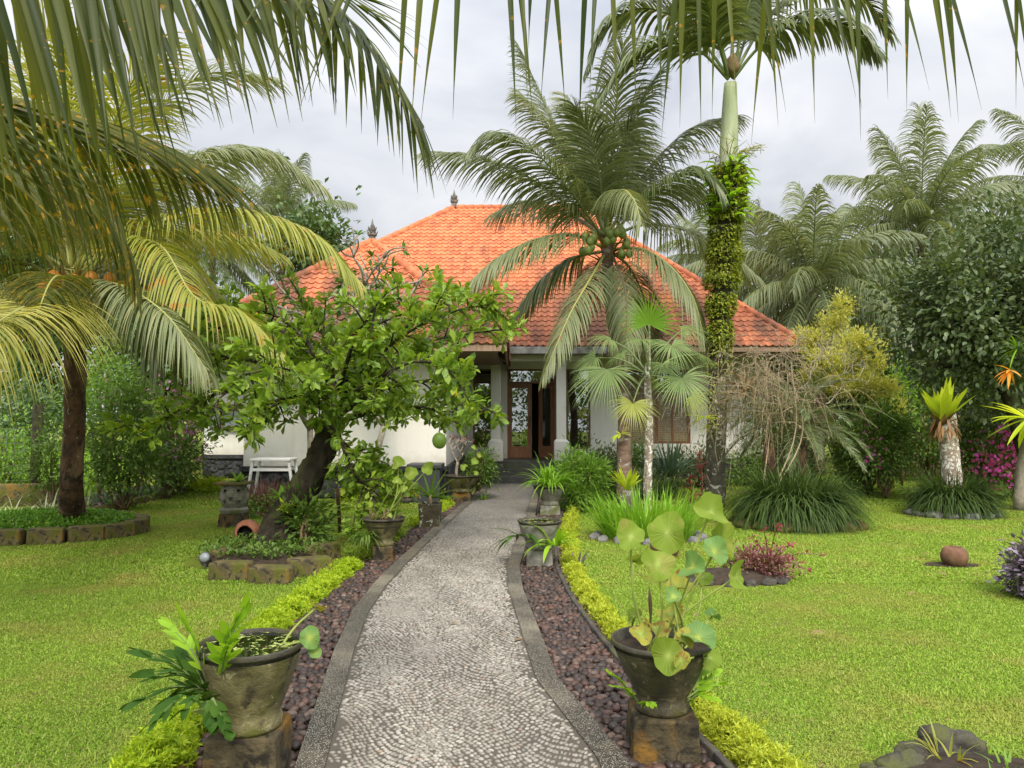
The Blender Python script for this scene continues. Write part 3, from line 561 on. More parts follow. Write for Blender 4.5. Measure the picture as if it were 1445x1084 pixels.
# ---------------------------------------------------------------- the house
house = thing('house', 'white single storey house with orange hipped tile roof at the end of the path', 'house', (0, 21, 0))
FL = .55; HY = 21.0
def wall(x0, x1, y0, y1, z0=FL, z1=3.45, m='wall', name='wall'):
    mb = MB(); box(mb, x0, x1, y0, y1, z0, z1); return mb.build(name, M[m], house, smooth=False)
wall(-8.5, -5.55, HY, HY + .2); wall(-8.5, -8.3, HY + .2, 29)
wall(-5.5, -1.35, 15.6, 15.8, .66, 3.2); wall(-5.5, -5.3, 15.8, HY, .66, 3.2); 
wall(-1.55, -1.35, 15.8, 17.2, .66, 3.2); wall(-1.55, -1.35, 17.2, 20.0, .66, 1.55); wall(-1.55, -1.35, 17.2, 20.0, 2.75, 3.2); wall(-1.55, -1.35, 20.0, HY, .66, 3.2)
wall(-1.5, -1.08, HY + .02, HY + .2); wall(-.34, -.13, HY, HY + .2); wall(1.22, 1.5, HY, HY + .2); wall(2.17, 3.13, HY, HY + .2)
wall(-1.08, 2.17, HY + .01, HY + .2, 3.02, 3.45); wall(-1.08, -.34, HY + .01, HY + .2, FL, .85); wall(1.5, 2.17, HY + .01, HY + .2, FL, .8)
wall(3.13, 4.93, HY + .01, HY + .2, FL, .95); wall(3.13, 4.93, HY + .01, HY + .2, 3.0, 3.45); wall(4.93, 7.0, HY, HY + .2); wall(6.8, 7.0, HY + .2, 29); wall(-8.5, 7.0, 28.8, 29.0)
# black stone base
def rough_plinth(x0, x1, y, z1, side=None):
    rs = rng(int(abs(x0 * 10)) + 3); mb = MB(); box(mb, x0, x1, y - .06, y + .1, 0, z1 - .1)
    for i in range(int((x1 - x0) * 26)):
        r = rs.uniform(.06, .12); rock(mb, [rs.uniform(x0 + .08, x1 - .08), y - .06, rs.uniform(.06, z1 - .18)], [r * 1.2, .045, r * .8], i, 2, .3)
    o = mb.build('plinth', M['plinth'], house)
    mb = MB(); box(mb, x0 - .02, x1 + .02, y - .13, y + .1, z1 - .1, z1); mb.build('plinth_cap', M['plinth'], o, smooth=False)
rough_plinth(-8.5, -5.55, HY, FL + .1); rough_plinth(-5.52, -1.33, 15.6, .66)
mb = MB(); box(mb, -1.52, -1.27, 15.72, 20.6, 0, .66); mb.build('plinth', M['plinth'], house, smooth=False)
mb = MB(); box(mb, 2.2, 7.05, HY - .08, HY + .1, 0, FL); mb.build('plinth', M['plinth'], house, smooth=False)
# floor and porch steps
mb = MB(); box(mb, -1.3, 2.3, 19.4, HY + .3, 0, FL); box(mb, -8.3, 6.8, HY + .3, 28.8, FL - .2, FL - .003); mb.build('floor', M['step'], house, smooth=False)
for i in range(3):
    mb = MB(); box(mb, -.72, 1.7, 19.42 - .3 * (i + 1), 19.4 - .3 * i, 0, FL - .17 * (i + 1) + (.0)); mb.build('step', M['step'], house, smooth=False, bevel=.01)
# columns
def column(x):
    o = None; mb = MB(); box(mb, x - .125, x + .125, 19.55, 19.8, FL + .55, 3.12); o = mb.build('column', M['wall'], house, smooth=False, bevel=.012)
    mb = MB(); box(mb, x - .19, x + .19, 19.485, 19.865, FL, FL + .5); V = [[x + sx * a, 19.675 + sy * a, z] for z, a in ((FL + .5, .189), (FL + .56, .127)) for sx, sy in ((-1, -1), (1, -1), (1, 1), (-1, 1))]
    mb.add(V, [[0, 1, 5, 4], [1, 2, 6, 5], [2, 3, 7, 6], [3, 0, 4, 7]]); mb.build('base', M['wall'], o, smooth=False, bevel=.01)
    mb = MB(); box(mb, x - .15, x + .15, 19.52, 19.83, 3.0, 3.1); mb.build('capital', M['wall'], o, smooth=False, bevel=.01)
column(-.42); column(1.27)
mb = MB(); box(mb, -1.3, 2.25, 19.5, 19.85, 3.12, 3.38); mb.build('beam', M['wall'], house, smooth=False)
mb = MB(); box(mb, -.45, 2.4, 18.95, 19.46, 3.26, 3.44); mb.build('gutter_slab', M['concrete'], house, smooth=False, bevel=.015)
mb = MB(); box(mb, -1.3, 2.25, 19.86, HY, 3.30, 3.34); mb.build('ceiling', M['wall'], house, smooth=False)
mb = MB(); box(mb, 2.26, 7.2, 19.2, HY, 3.36, 3.40); box(mb, 2.26, 7.5, 19.15, 19.19, 3.22, 3.42); mb.build('soffit', M['wood_pale'], house, smooth=False)
mb = MB(); box(mb, -8.8, -5.6, 19.6, HY, 3.36, 3.40); mb.build('soffit', M['wood_pale'], house, smooth=False)
mb = MB(); box(mb, -6.5, -.25, 14.75, 15.6, 3.0, 3.04); box(mb, -1.35, -.3, 15.6, 19.3, 3.0, 3.04); mb.build('soffit', M['wood_pale'], house, smooth=False)
# glazed fronts, door and windows
def framed(name, x0, x1, y, z0, z1, fw=.07, cols=1, mat='wood', dep=.08, panel=None, rows=(), pane='glass', axis='x', parent=None):
    fr = MB(); a = lambda X0, X1, Z0, Z1, d0, d1: box(fr, X0, X1, y + d0, y + d1, Z0, Z1) if axis == 'x' else box(fr, y + d0, y + d1, X0, X1, Z0, Z1)
    a(x0, x0 + fw, z0, z1, 0, dep); a(x1 - fw, x1, z0, z1, 0, dep); a(x0 + fw, x1 - fw, z1 - fw, z1, .001, dep - .001)
    pz = z0 + (panel or fw); a(x0 + fw, x1 - fw, z0, pz, .001, dep - .001)
    for i in range(1, cols):
        xm = x0 + (x1 - x0) * i / cols; a(xm - fw * .4, xm + fw * .4, pz, z1 - fw, .004, dep - .004)
    for r in rows: a(x0 + fw, x1 - fw, r - fw * .4, r + fw * .4, .007, dep - .007)
    f = fr.build(name, M[mat], parent or house, smooth=False)
    mb = MB(); g0, g1 = dep * .45, dep * .45 + .008
    (box(mb, x0 + fw, x1 - fw, y + g0, y + g1, pz, z1 - fw) if axis == 'x' else box(mb, y + g0, y + g1, x0 + fw, x1 - fw, pz, z1 - fw)); mb.build('pane', M[pane], f, smooth=False); return f
framed('window', -1.08, -.34, HY + .05, .85, 3.02, .05, 1, 'wood')
framed('window', 1.5, 2.17, HY + .05, .8, 3.02, .05, 1, 'wood')
framed('window', -.13, 1.22, HY + .05, 2.62, 3.02, .05, 1, 'wood')                         # transom
d = framed('door', -.12, .55, HY + .03, FL + .01, 2.61, .12, 1, 'wood', panel=.32)
mb = MB(); bar(mb, [.50, HY - .03, 1.42], [.50, HY - .03, 1.72], .025, .025); bar(mb, [.50, HY - .03, 1.45], [.50, HY + .03, 1.45], .02, .02); bar(mb, [.50, HY - .03, 1.69], [.50, HY + .03, 1.69], .02, .02); mb.build('handle', M['rockdark'], d, smooth=False)
d2 = framed('door', -.47, 0, 0, FL + .01, 2.61, .11, 1, 'wood', panel=.32, axis='x')
d2.location = (1.17, .08, 0); d2.rotation_euler = (0, 0, R(-24))
for o_ in [d2] + list(d2.children):                                                      # the leaf that stands ajar turns on its right jamb
    o_.data.transform(Matrix.Translation((0, 21, 0)))
mb = MB(); box(mb, 1.175, 1.22, HY + .03, HY + .12, FL, 2.62); box(mb, -.17, -.121, HY + .03, HY + .12, FL, 2.62); mb.build('door_jamb', M['wood'], house, smooth=False)
framed('window', 3.13, 3.95, HY + .04, .95, 3.0, .08, 1, 'wood_pale', rows=(2.45,))
framed('window', 3.95, 4.93, HY + .04, .95, 3.0, .08, 2, 'wood', rows=(2.45,))
def blind(x0, x1, z0, z1, y):
    mb = MB()
    for z in np.arange(z0, z1, .06): bar(mb, [x0, y, z], [x1, y, z], .012, .05)
    mb.build('blind', M['bamboo'], house, smooth=False)
blind(3.22, 3.86, 1.05, 2.9, HY + .065); blind(4.04, 4.42, 1.04, 2.4, HY + .065); blind(4.46, 4.85, 1.04, 2.4, HY + .065)
framed('window', 17.2, 20.0, -1.50, 1.55, 2.75, .07, 4, 'rockgrey', axis='y')
# dark rooms behind the glass
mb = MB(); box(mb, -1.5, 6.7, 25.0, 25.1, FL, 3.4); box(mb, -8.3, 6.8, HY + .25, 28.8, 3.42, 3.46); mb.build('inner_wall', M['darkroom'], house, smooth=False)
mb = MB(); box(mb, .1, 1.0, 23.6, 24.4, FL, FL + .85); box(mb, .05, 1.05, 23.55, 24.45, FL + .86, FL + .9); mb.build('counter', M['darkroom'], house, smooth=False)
# roof: every tile overlaps the one below
def tile_plane(parent, name, poly, tw=.18, th=.215, seed=0):
    """poly: world points; poly[0]-poly[1] is the eave, seen from outside running to the right"""
    poly = np.array(poly, float); A = nrm(poly[1] - poly[0]); Nn = nrm(np.cross(A, poly[2] - poly[0])); B = np.cross(Nn, A); o = poly[0]
    ab = np.stack([(poly - o) @ A, (poly - o) @ B], 1)
    def inside(a, b, m=0.0):
        ok = np.ones(len(a), bool); k = len(ab)
        for i in range(k):
            p, q = ab[i], ab[(i + 1) % k]; e = q - p; ok &= (e[0] * (b - p[1]) - e[1] * (a - p[0])) / np.hypot(*e) > m
        return ok
    na, nb = int((ab[:, 0].max() - ab[:, 0].min()) / tw) + 2, int(ab[:, 1].max() / th) + 1
    i, j = np.meshgrid(np.arange(na), np.arange(nb), indexing='ij'); i, j = i.ravel(), j.ravel()
    a0, b0 = ab[:, 0].min() + i * tw, j * th - .04; k = inside(a0 + tw / 2, b0 + th / 2 + .04, -.03); a0, b0 = a0[k], b0[k]; rs = rng(seed)
    sx = np.array([0, .22, .45, .62, .8, 1.04]); sz = np.array([.012, .0, .004, .022, .042, .016]); lift = rs.uniform(-.004, .004, len(a0)); tl = rs.normal(size=len(a0)) * .004
    rows = []
    for (fb, fz) in ((.012, -.012), (0, .018), (1.12, -.008)):
        rows.append((o + A * 0)[None, None] + (a0[:, None] + sx * tw)[..., None] * A + (b0[:, None] + fb * th + tl[:, None] * (sx - .5))[..., None] * B + (sz + fz + lift[:, None] + .025)[..., None] * Nn)
    V = np.stack(rows, 1); n = len(a0); c = len(sx); base = np.arange(n)[:, None, None] * (3 * c); r = np.arange(2)[None, :, None] * c; q = np.arange(c - 1)[None, None, :]; s = base + r + q
    mb = MB(); mb.add(poly, [list(range(len(poly)))]); mb.add(V.reshape(-1, 3), np.stack([s, s + 1, s + c + 1, s + c], -1).reshape(-1, 4))
    return mb.build(name, M['tile'], parent, smooth=False)
def ridge_caps(parent, pts, name='ridge_cap', mortar=True):
    p = np.array(pts, float); mb = MB(); L = np.linalg.norm(p[1] - p[0]); n = int(L / .3); t = nrm(p[1] - p[0])
    for i in range(n):
        a = p[0] + t * (i * L / n) + UP * .03; tube(mb, [a, a + t * (L / n * 1.12)], [.085, .11], 8, 0)
    mb2 = MB(); tube(mb2, [p[0] + UP * .005, p[1] + UP * .005], .075, 6); o = mb.build(name, M['tile'], parent); mb2.build('mortar', M['concrete'], o); return o
EV = 3.46; RZ = 8.54
a_, b_, c_, d_ = (-8.9, 19.05, EV), (7.45, 19.05, EV), (7.45, 30.1, EV), (-8.9, 30.1, EV); r0, r1 = (-1.9, 24.6, RZ), (2.05, 24.6, RZ)
roof = MB(); roof.add([a_, b_, c_, d_], [[3, 2, 1, 0]]); 
roofo = tile_plane(house, 'roof', [a_, b_, r1, r0], seed=1)
tile_plane(roofo, 'roof_slope', [b_, c_, r1], seed=2); tile_plane(roofo, 'roof_slope', [d_, a_, r0], seed=3); tile_plane(roofo, 'roof_slope', [c_, d_, r0, r1], tw=.4, th=.5, seed=4)
for q in ((a_, r0), (b_, r1), (r0, r1), (d_, r0), (c_, r1)): ridge_caps(roofo, q)
e0, e1, e2, e3 = (-6.75, 14.6, 3.07), (-.12, 14.6, 3.07), (-.12, 21.0, 3.07), (-6.75, 21.0, 3.07); ap, bk = (-3.35, 18.0, 5.85), (-3.35, 23.0, 5.85)
wing = tile_plane(house, 'roof', [e0, e1, ap], seed=5)
tile_plane(wing, 'roof_slope', [e1, e2, bk, ap], seed=6); tile_plane(wing, 'roof_slope', [e3, e0, ap, bk], seed=7)
for q in ((e0, ap), (e1, ap), (ap, bk)): ridge_caps(wing, q)
mb = MB()
for p, q in ((e0, e1), (e1, e2)): bar(mb, np.array(p) - UP * .06, np.array(q) - UP * .06, .04, .16); mb.build('fascia', M['wood_pale'], house, smooth=False); mb = MB()
for p, q in (((2.4, 19.05, EV), b_), (a_, (-6.7, 19.05, EV)), (b_, c_)): mb = MB(); bar(mb, np.array(p) - UP * .07, np.array(q) - UP * .07, .04, .14); mb.build('fascia', M['wood_pale'], house, smooth=False)
def finial(c, s, parent):
    mb = MB(); pr = [(0, -.1), (.20, -.1), (.20, .12), (.15, .15), (.15, .22), (.22, .26), (.22, .32), (.13, .36), (.12, .44), (.19, .50), (.17, .58), (.09, .63), (.10, .70), (.06, .80), (.045, .88), (.015, 1.0), (0, 1.08)]
    lathe(mb, [(r * s, z * s) for r, z in pr], c, 12, wob=.05)
    for k in range(8):
        a = k * pi / 4; d0 = np.array([cos(a), sin(a), 0])
        for rr, zz, h in ((.17, .3, .24), (.13, .52, .2)):
            straps(mb, [np.array(c) + (d0 * rr + UP * zz) * s], [d0 * .7 + UP], h * s, .12 * s, -.9, 4, prof=[.8, 1, .7, .3, .05], fold=.5)
    mb.build('finial', M['finial'], parent)
finial((-1.9, 24.6, RZ + .05), .56, roofo); finial((-3.35, 18.0, 5.88), .52, wing)
# things fixed to the left wall
def on_wall(name, label, cat, u0, u1, v0, v1, Y, dep, fm, pm):
    a, b = P(u0, v1, Y), P(u1, v0, Y); t = thing(name, label, cat, ((a[0] + b[0]) / 2, Y, a[2]))
    mb = MB(); x0, x1, z0, z1 = a[0], b[0], a[2], b[2]; box(mb, x0, x1, Y - dep, Y - .003, z0, z1); mb.build('housing', M[fm], t, smooth=False, bevel=.01)
    mb = MB(); box(mb, x0 + .07, x1 - .07, Y - dep - .012, Y - dep + .003, z0 + .07, z1 - .07); mb.build('cover', M[pm], t, smooth=False)
    return t
on_wall('meter_box', 'brown framed electricity meter box with glass cover on the white wall', 'meter box', 316, 350, 577, 606, HY, .16, 'cane', 'lens')
on_wall('meter_box', 'narrow grey meter box beside the brown framed one on the white wall', 'meter box', 298, 313, 580, 606, HY, .14, 'rockgrey', 'concrete')
t = thing('awning', 'small tan awning board above the meter boxes on the white wall', 'awning', P(322, 578, HY)); mb = MB(); a, b = P(296, 572, HY), P(352, 566, HY)
bar(mb, [a[0], HY - .14, a[2]], [b[0], HY - .14, a[2]], .28, .05); mb.build('board', M['wood_pale'], t, smooth=False); mb = MB()
for x in (a[0] + .15, b[0] - .15): bar(mb, [x, HY - .02, a[2] - .22], [x, HY - .25, a[2] - .03], .03, .03)
mb.build('bracket', M['rockdark'], t, smooth=False)
# ---------------------------------------------------------------- plant builders
def rp(px, Y): return px * Y / F
def PP(pts, Y0): return np.array([P(u, v, Y0 + (dy[0] if dy else 0)) for u, v, *dy in pts])
def arch(C, az, el, L, droop, steps=7):
    p = np.array(C, float); d = np.array([cos(az) * cos(el), sin(az) * cos(el), sin(el)]); out = [p.copy()]
    for k in range(steps):
        p = p + d * L / steps; d = nrm(d - UP * droop / steps); out.append(p.copy())
    return np.array(out)
def trunk_part(t, pts, rad, mat, sides=14, name='trunk', rough=.06, n=26, seed=0):
    mb = MB(); tube(mb, curve(pts, n), rad, sides, 0, rough, seed); return mb.build(name, M[mat], t)
def frond_part(t, ctrl, mat, rach, name='frond', **kw):
    mb = MB(); frond(mb, ctrl, **kw); return mb.build(name, [M[mat], M[rach]], t)
def shrub(name, label, cat, c, r, n_clump, n_leaf, clump_r, L, mat, seed, wr=.5, tm='bent', shell=.5, blossom=None, group=None, stems=7, base=None, stem_mat='cane', bias=None):
    rs = rng(seed); c = np.array(c, float); r = np.array(r, float); base = np.array([c[0], c[1], 0]) if base is None else np.array(base)
    t = thing(name, label, cat, base, group)
    q, p, out = cloud(rs, c, r, n_clump, n_leaf, clump_r, shell); k = p[:, 2] > .02
    p, out = p[k], out[k]; mb = MB(); leaves(mb, p, out + rs.normal(size=p.shape) * .35, rdir(rs, len(p)) * .6 + UP, L * rs.uniform(.65, 1.25, len(p)), L * wr * rs.uniform(.8, 1.2, len(p)), tm); mb.build('foliage', M[mat], t)
    if stems:
        mb = MB()
        for i in range(stems):
            e = q[rs.integers(0, len(q))]; m = (base + e) / 2 + rs.normal(size=3) * r * .12; tube(mb, curve([base, m, e], 8), [.028, .018, .008], 5)
        mb.build('stem', M[stem_mat], t)
    if blossom:
        bm_, n, size, spread = blossom; mb = MB(); kk = rs.choice(len(q), max(3, len(q) // 4), replace=False)
        if bias is not None: kk = np.argsort(-(q - c) @ np.array(bias))[:max(3, len(q) // 5)]
        b = q[rs.choice(kk, n)] + rs.normal(size=(n, 3)) * clump_r * spread + nrm(q[rs.choice(kk, n)] - c) * 0.0
        b += nrm(b - c) * clump_r * .6; leaves(mb, b, rdir(rs, n), rdir(rs, n), size, size * .9, 'bent'); mb.build('blossom', M[bm_], t)
    return t
def clump(name, label, cat, c, n, L, w, mat, seed, rad=.2, el=(.5, 1.4), droop=1.6, segs=5, group=None, fold=.3, base_r=None, squash=1.0, prof=None, stem=True):
    rs = rng(seed); c = np.array(c, float); t = thing(name, label, cat, c, group); a = rs.uniform(0, 2 * pi, n); rr = rad * np.sqrt(rs.random(n)); e = rs.uniform(*el, n)
    B = c + np.stack([rr * np.cos(a), rr * np.sin(a) * squash, np.zeros(n)], 1); a2 = a + rs.normal(size=n) * .5
    D = np.stack([np.cos(a2) * np.cos(e), np.sin(a2) * np.cos(e), np.sin(e)], 1)
    mb = MB(); straps(mb, B, D, L * rs.uniform(.6, 1.15, n), w * rs.uniform(.8, 1.2, n), droop * rs.uniform(.6, 1.4, n), segs, 0, prof=prof, fold=fold); o = mb.build('foliage', M[mat], t)
    if stem:
        mb = MB(); rock(mb, c + [0, 0, .02], [rad * .7, rad * .7 * squash, min(.12, rad * .4)], seed, 2, .2); mb.build('rootstock', M['soil'], t)
    return t
def coconuts(t, C, n, r, mat, seed, size=.085, zr=.18):
    rs = rng(seed)
    for i in range(n):
        a = rs.uniform(0, 2 * pi); k = rs.uniform(.55, 1); p = np.array(C) + [cos(a) * r * k, sin(a) * r * k, rs.uniform(-zr, zr)]
        mb = MB(); rock(mb, p, [size, size, size * 1.25], i + seed, 3, .06); o = mb.build('coconut', M[mat], t)
        mb = MB(); tube(mb, curve([p + UP * size, p + UP * size * 1.8, np.array(C) + UP * .25], 5), .012, 5); mb.build('stalk', M['rachis'], o)
def boots(t, C, n, mat, seed, r=.14, L=.5):
    rs = rng(seed); mb = MB(); a = rs.uniform(0, 2 * pi, n); e = rs.uniform(.2, 1.4, n)
    D = np.stack([np.cos(a) * np.cos(e), np.sin(a) * np.cos(e), np.sin(e)], 1); straps(mb, np.array(C) + D * [r, r, .05] + np.stack([0 * a, 0 * a, rs.uniform(-.35, .1, n)], 1), D, L, .10, .4, 3, prof=[1, .7, .4, .3], fold=.5); mb.build('leaf_bases', M[mat], t)

# ---------------------------------------------------------------- overhanging coconut palm beside the camera
OV = np.array([-3.3, .3, 4.5])
t = thing('coconut_palm', 'tall coconut palm whose near fronds hang down into the top of the view', 'palm', (-3.4, -.2, 0))
trunk_part(t, [(-3.4, -.2, 0), (-3.45, 0, 2.2), OV], [.2, .15, .13], 'palm_bark')
kw = dict(leaf_len=.86, n=118, width=.027, droop=.5, droop2=.35, spread=89, tip=30, lift=-1.45, segs=8, rad=.022, fold=.3, tipjit=.12, t0=.35, pw=8, roll=(0, 1.3), wprof=[.6, 1, 1, .85, .55, .25, .03])
frond_part(t, [OV, P(-560, -330, 1.3), P(-250, -150, 1.85), P(40, -88, 2.15), P(270, -66, 2.3), P(400, -38, 2.4), P(480, 10, 2.45), P(545, 90, 2.5), P(598, 180, 2.5)], 'coco_near', 'rachis_green', seed=1, **kw)
frond_part(t, [OV, P(-500, -280, 1.8), P(-200, -150, 2.2), P(120, -60, 2.6), P(330, -55, 2.8), P(450, -30, 3.0), P(520, 20, 3.1)], 'coco_near', 'rachis_green', seed=2, **dict(kw, leaf_len=.95, n=56))
kw3 = dict(leaf_len=.68, n=50, width=.019, droop=.35, spread=90, tip=60, lift=-1.5, pw=8, segs=6, rad=.02, fold=.3, t0=.3, tipjit=.1, wprof=[.6, 1, 1, .8, .45, .15, .03])
frond_part(t, [OV, (-1.7, 1.7, 4.4), P(480, -140, 2.3), P(760, -92, 2.4), P(1100, -66, 2.45), P(1400, -62, 2.5), P(1750, -50, 2.5), P(2000, 20, 2.5)], 'coco_near', 'rachis_brown', seed=3, **kw3)
frond_part(t, [OV, (-3.0, 2.0, 4.4), P(-330, 70, 3.3), P(-40, 128, 3.9), P(110, 160, 4.3), P(220, 200, 4.6), P(300, 240, 4.8)], 'coco_spot', 'rachis_brown', seed=4, leaf_len=1.3, n=165, width=.025, droop=2.3, spread=76, tip=8, lift=-.5, spread2=24, droop2=.7, segs=8, rad=.032, t0=.3, tipjit=.08)
frond_part(t, [OV, (-3.3, 2.2, 4.3), P(-330, 190, 4.2), P(-60, 215, 4.7), P(70, 245, 5.2), P(150, 300, 5.5), P(185, 360, 5.6)], 'coco_spot', 'rachis_brown', seed=5, leaf_len=1.25, n=125, width=.025, droop=2.4, spread=78, tip=12, lift=-.5, spread2=40, segs=8, rad=.03, t0=.3)

frond_part(t, [OV, (-3.4, 2.6, 4.2), P(-330, 150, 5.0), P(-80, 170, 5.5), P(60, 205, 6.0), P(150, 270, 6.3), P(180, 350, 6.4)], 'coco_spot', 'rachis_brown', seed=6, leaf_len=1.3, n=110, width=.025, droop=2.4, spread=76, tip=12, lift=-.5, segs=7, rad=.03, t0=.3)

# ---------------------------------------------------------------- coconut palm in the round bed
YL = 10.3
b = G(105, 748); CP = P(100, 395, YL); BEDS.append((b[0] - .25, b[1] - .35, 1.35, 1.0))
t = thing('coconut_palm', 'coconut palm with yellowing fronds and orange nuts in the round block edged bed', 'palm', b)
trunk_part(t, [b, P(100, 690, YL), P(105, 600, YL), P(106, 500, YL), P(102, 430, YL), CP], [.19, .155, .135, .13, .13, .10], 'palm_bark_dark', rough=.1)
lf = dict(n=125, width=.026, segs=6, rad=.028)
FR = [([(100, 400), (160, 345, -.3), (240, 310, -.6), (340, 300, -.8), (440, 330, -.9), (505, 395, -.9)], 'coco_yellow', 1.0, 1.9),
      ([(105, 400), (165, 350, -.5), (225, 345, -1), (275, 420, -1.4), (340, 440, -1.6), (400, 500, -1.7)], 'coco_yellow', .95, 1.8),
      ([(95, 410), (60, 425, -.6), (0, 445, -1.3), (-90, 500, -2.0), (-150, 590, -2.3)], 'coco_yellow', 1.45, 1.5),
      ([(95, 405), (62, 420, -1.8), (2, 452, -3.6), (-70, 515, -4.6), (-120, 620, -5.0)], 'coco_gold', 1.3, 1.5),
      ([(105, 405), (165, 395, .8), (240, 420, 1.4), (310, 490, 1.8)], 'coco_pale', 1.25, 2.0),
      ([(102, 405), (150, 400, -.6), (200, 430, -1.0), (230, 500, -1.2)], 'coco', 1.15, 2.2),
      ([(105, 400), (180, 370, 1.6), (270, 390, 2.6), (350, 460, 3.2)], 'coco_pale', 1.2, 2.0),
      ([(95, 400), (60, 300, .2), (52, 180, .4), (60, 70, .5), (85, -20, .5)], 'coco_yellow', 1.0, .7),
      ([(105, 400), (150, 280, .3), (210, 170, .5), (290, 105, .6), (380, 110, .6)], 'coco_pale', 1.0, 1.2),
      ([(110, 400), (190, 290, .7), (280, 225, 1.0), (370, 215, 1.2), (450, 260, 1.3)], 'coco_pale', 1.0, 1.6),
      ([(90, 400), (20, 300, -.5), (-60, 250, -1), (-160, 260, -1.4)], 'coco_yellow', 1.05, 1.6),
      ([(100, 400), (60, 250, 1.2), (0, 140, 1.8), (-60, 90, 2)], 'coco', 1.0, 1.3),
      ([(105, 400), (140, 260, -1), (170, 150, -1.6), (220, 60, -2.0)], 'coco_yellow', 1.0, 1.2),
      ([(105, 410), (160, 400, -1.0), (230, 440, -1.9), (290, 520, -2.3)], 'coco_pale', .9, 1.9),
      ([(100, 410), (140, 390, 1.2), (200, 395, 2.0), (260, 440, 2.5)], 'coco_pale', .95, 1.9),
      ([(95, 410), (60, 400, 1.4), (10, 410, 2.2), (-40, 460, 2.7)], 'coco', .95, 1.8),
      ([(98, 405), (85, 390, -1.2), (70, 400, -2.2), (50, 450, -3.0)], 'coco_spot', .95, 1.8),
      ([(98, 405), (30, 370, .3), (-60, 380, .6), (-160, 450, .8)], 'coco_spot', 1.0, 1.8)]
for i, (c_, m_, l_, dr) in enumerate(FR):
    frond_part(t, PP(c_, YL), m_, 'rachis', seed=20 + i, leaf_len=l_ * 1.1, droop=dr, **lf)
for i in range(10):
    frond_part(t, arch(CP + UP * .1, i * 2.4 + .4, 1.4 - i * .09, 3.2, 1.1 + .1 * (i % 4)), 'coco_pale' if i % 2 else 'coco_yellow', 'rachis', seed=170 + i, leaf_len=1.0, droop=1.4, **lf)
coconuts(t, P(85, 405, YL - .1), 14, .34, 'nut_orange', 3, .085, .22); coconuts(t, P(135, 410, YL - .1), 6, .2, 'nut_orange', 9, .08, .16)
boots(t, CP - UP * .1, 18, 'dead', 4)

# ---------------------------------------------------------------- coconut palm before the porch
YC = 15.0
b = G(882, 711); CC = P(857, 345, YC)
t = thing('coconut_palm', 'coconut palm with a cluster of green nuts in front of the tiled roof', 'palm', b)
trunk_part(t, [b, P(881, 640, YC), P(880, 570, YC), P(872, 500, YC), P(862, 430, YC), P(857, 370, YC), CC], [.19, .145, .12, .115, .12, .13, .1], 'palm_bark', rough=.1)
lc = dict(n=92, width=.032, segs=5, rad=.033, lift=-.05)
FR = [([(857, 335), (805, 292, -.3), (740, 247, -.5), (675, 222, -.6), (608, 214, -.7)], 'coco', .95, 1.3, 'rachis_green'),
      ([(852, 330), (822, 255, .4), (785, 180, .6), (755, 115, .8), (735, 72, .8)], 'coco', 1.0, 1.0, 'rachis_green'),
      ([(850, 335), (805, 270, -.8), (755, 215, -1.3), (705, 190, -1.5), (672, 205, -1.6)], 'coco', 1.0, 1.2, 'rachis_green'),
      ([(855, 330), (838, 240, .2), (838, 150, .3), (852, 80, .3), (875, 40, .3)], 'coco', .85, .5, 'rachis_green'),
      ([(858, 330), (872, 240, -.4), (898, 160, -.6), (925, 110, -.7)], 'coco', .9, .8, 'rachis_green'),
      ([(856, 330), (846, 250, -.8), (832, 190, -1.2), (812, 150, -1.5)], 'coco', .9, .8, 'rachis_green'),
      ([(860, 330), (895, 265, .2), (940, 210, .3), (985, 178, .3), (1035, 165, .3)], 'coco', 1.0, 1.25, 'rachis_green'),
      ([(862, 335), (905, 285, -.7), (950, 250, -1.2), (985, 240, -1.5), (1012, 262, -1.6)], 'coco', .95, 1.4, 'rachis_green'),
      ([(862, 335), (905, 318, .4), (955, 322, .8), (1010, 345, 1.0), (1070, 392, 1.2)], 'coco_pale', .85, 1.6, 'rachis_green'),
      ([(866, 352), (908, 352, -.5), (948, 378, -.8), (978, 420, -1.0), (992, 470, -1.1)], 'coco_pale', .95, 1.6, 'rachis'),
      ([(850, 348), (805, 331, -.4), (755, 338, -.7), (705, 362, -.9), (662, 398, -1.0)], 'coco_pale', .95, 1.6, 'rachis'),
      ([(853, 360), (832, 395, -1.0), (806, 440, -1.5), (784, 490, -1.8), (768, 528, -1.9)], 'coco_pale', .70, .8, 'rachis'),
      ([(858, 335), (866, 282, -1.0), (880, 268, -1.9), (896, 285, -2.5), (905, 315, -2.8)], 'coco_pale', .75, 1.6, 'rachis'),
      ([(850, 355), (808, 365, .3), (765, 395, .4), (728, 440, .5)], 'coco', .9, 1.7, 'rachis_green'),
      ([(864, 356), (890, 380, .6), (912, 430, 1.0), (925, 490, 1.2)], 'coco', .9, 1.7, 'rachis_green'),
      ([(855, 355), (838, 380, .9), (815, 430, 1.4), (800, 480, 1.6)], 'dead', .8, 1.8, 'rachis_brown'),
      ([(862, 356), (880, 400, -.6), (885, 450, -.9), (880, 500, -1.0)], 'coco_pale', .8, 1.6, 'rachis_brown'),
      ([(856, 335), (860, 250, 1.0), (870, 190, 1.9), (880, 170, 2.6)], 'coco', 1.0, 1.2, 'rachis_green'),
      ([(852, 335), (800, 300, .9), (745, 285, 1.6), (700, 300, 2.0)], 'coco', 1.0, 1.5, 'rachis_green'),
      ([(862, 335), (910, 280, 1.0), (955, 262, 1.7), (1000, 285, 2.2)], 'coco', 1.0, 1.5, 'rachis_green')]
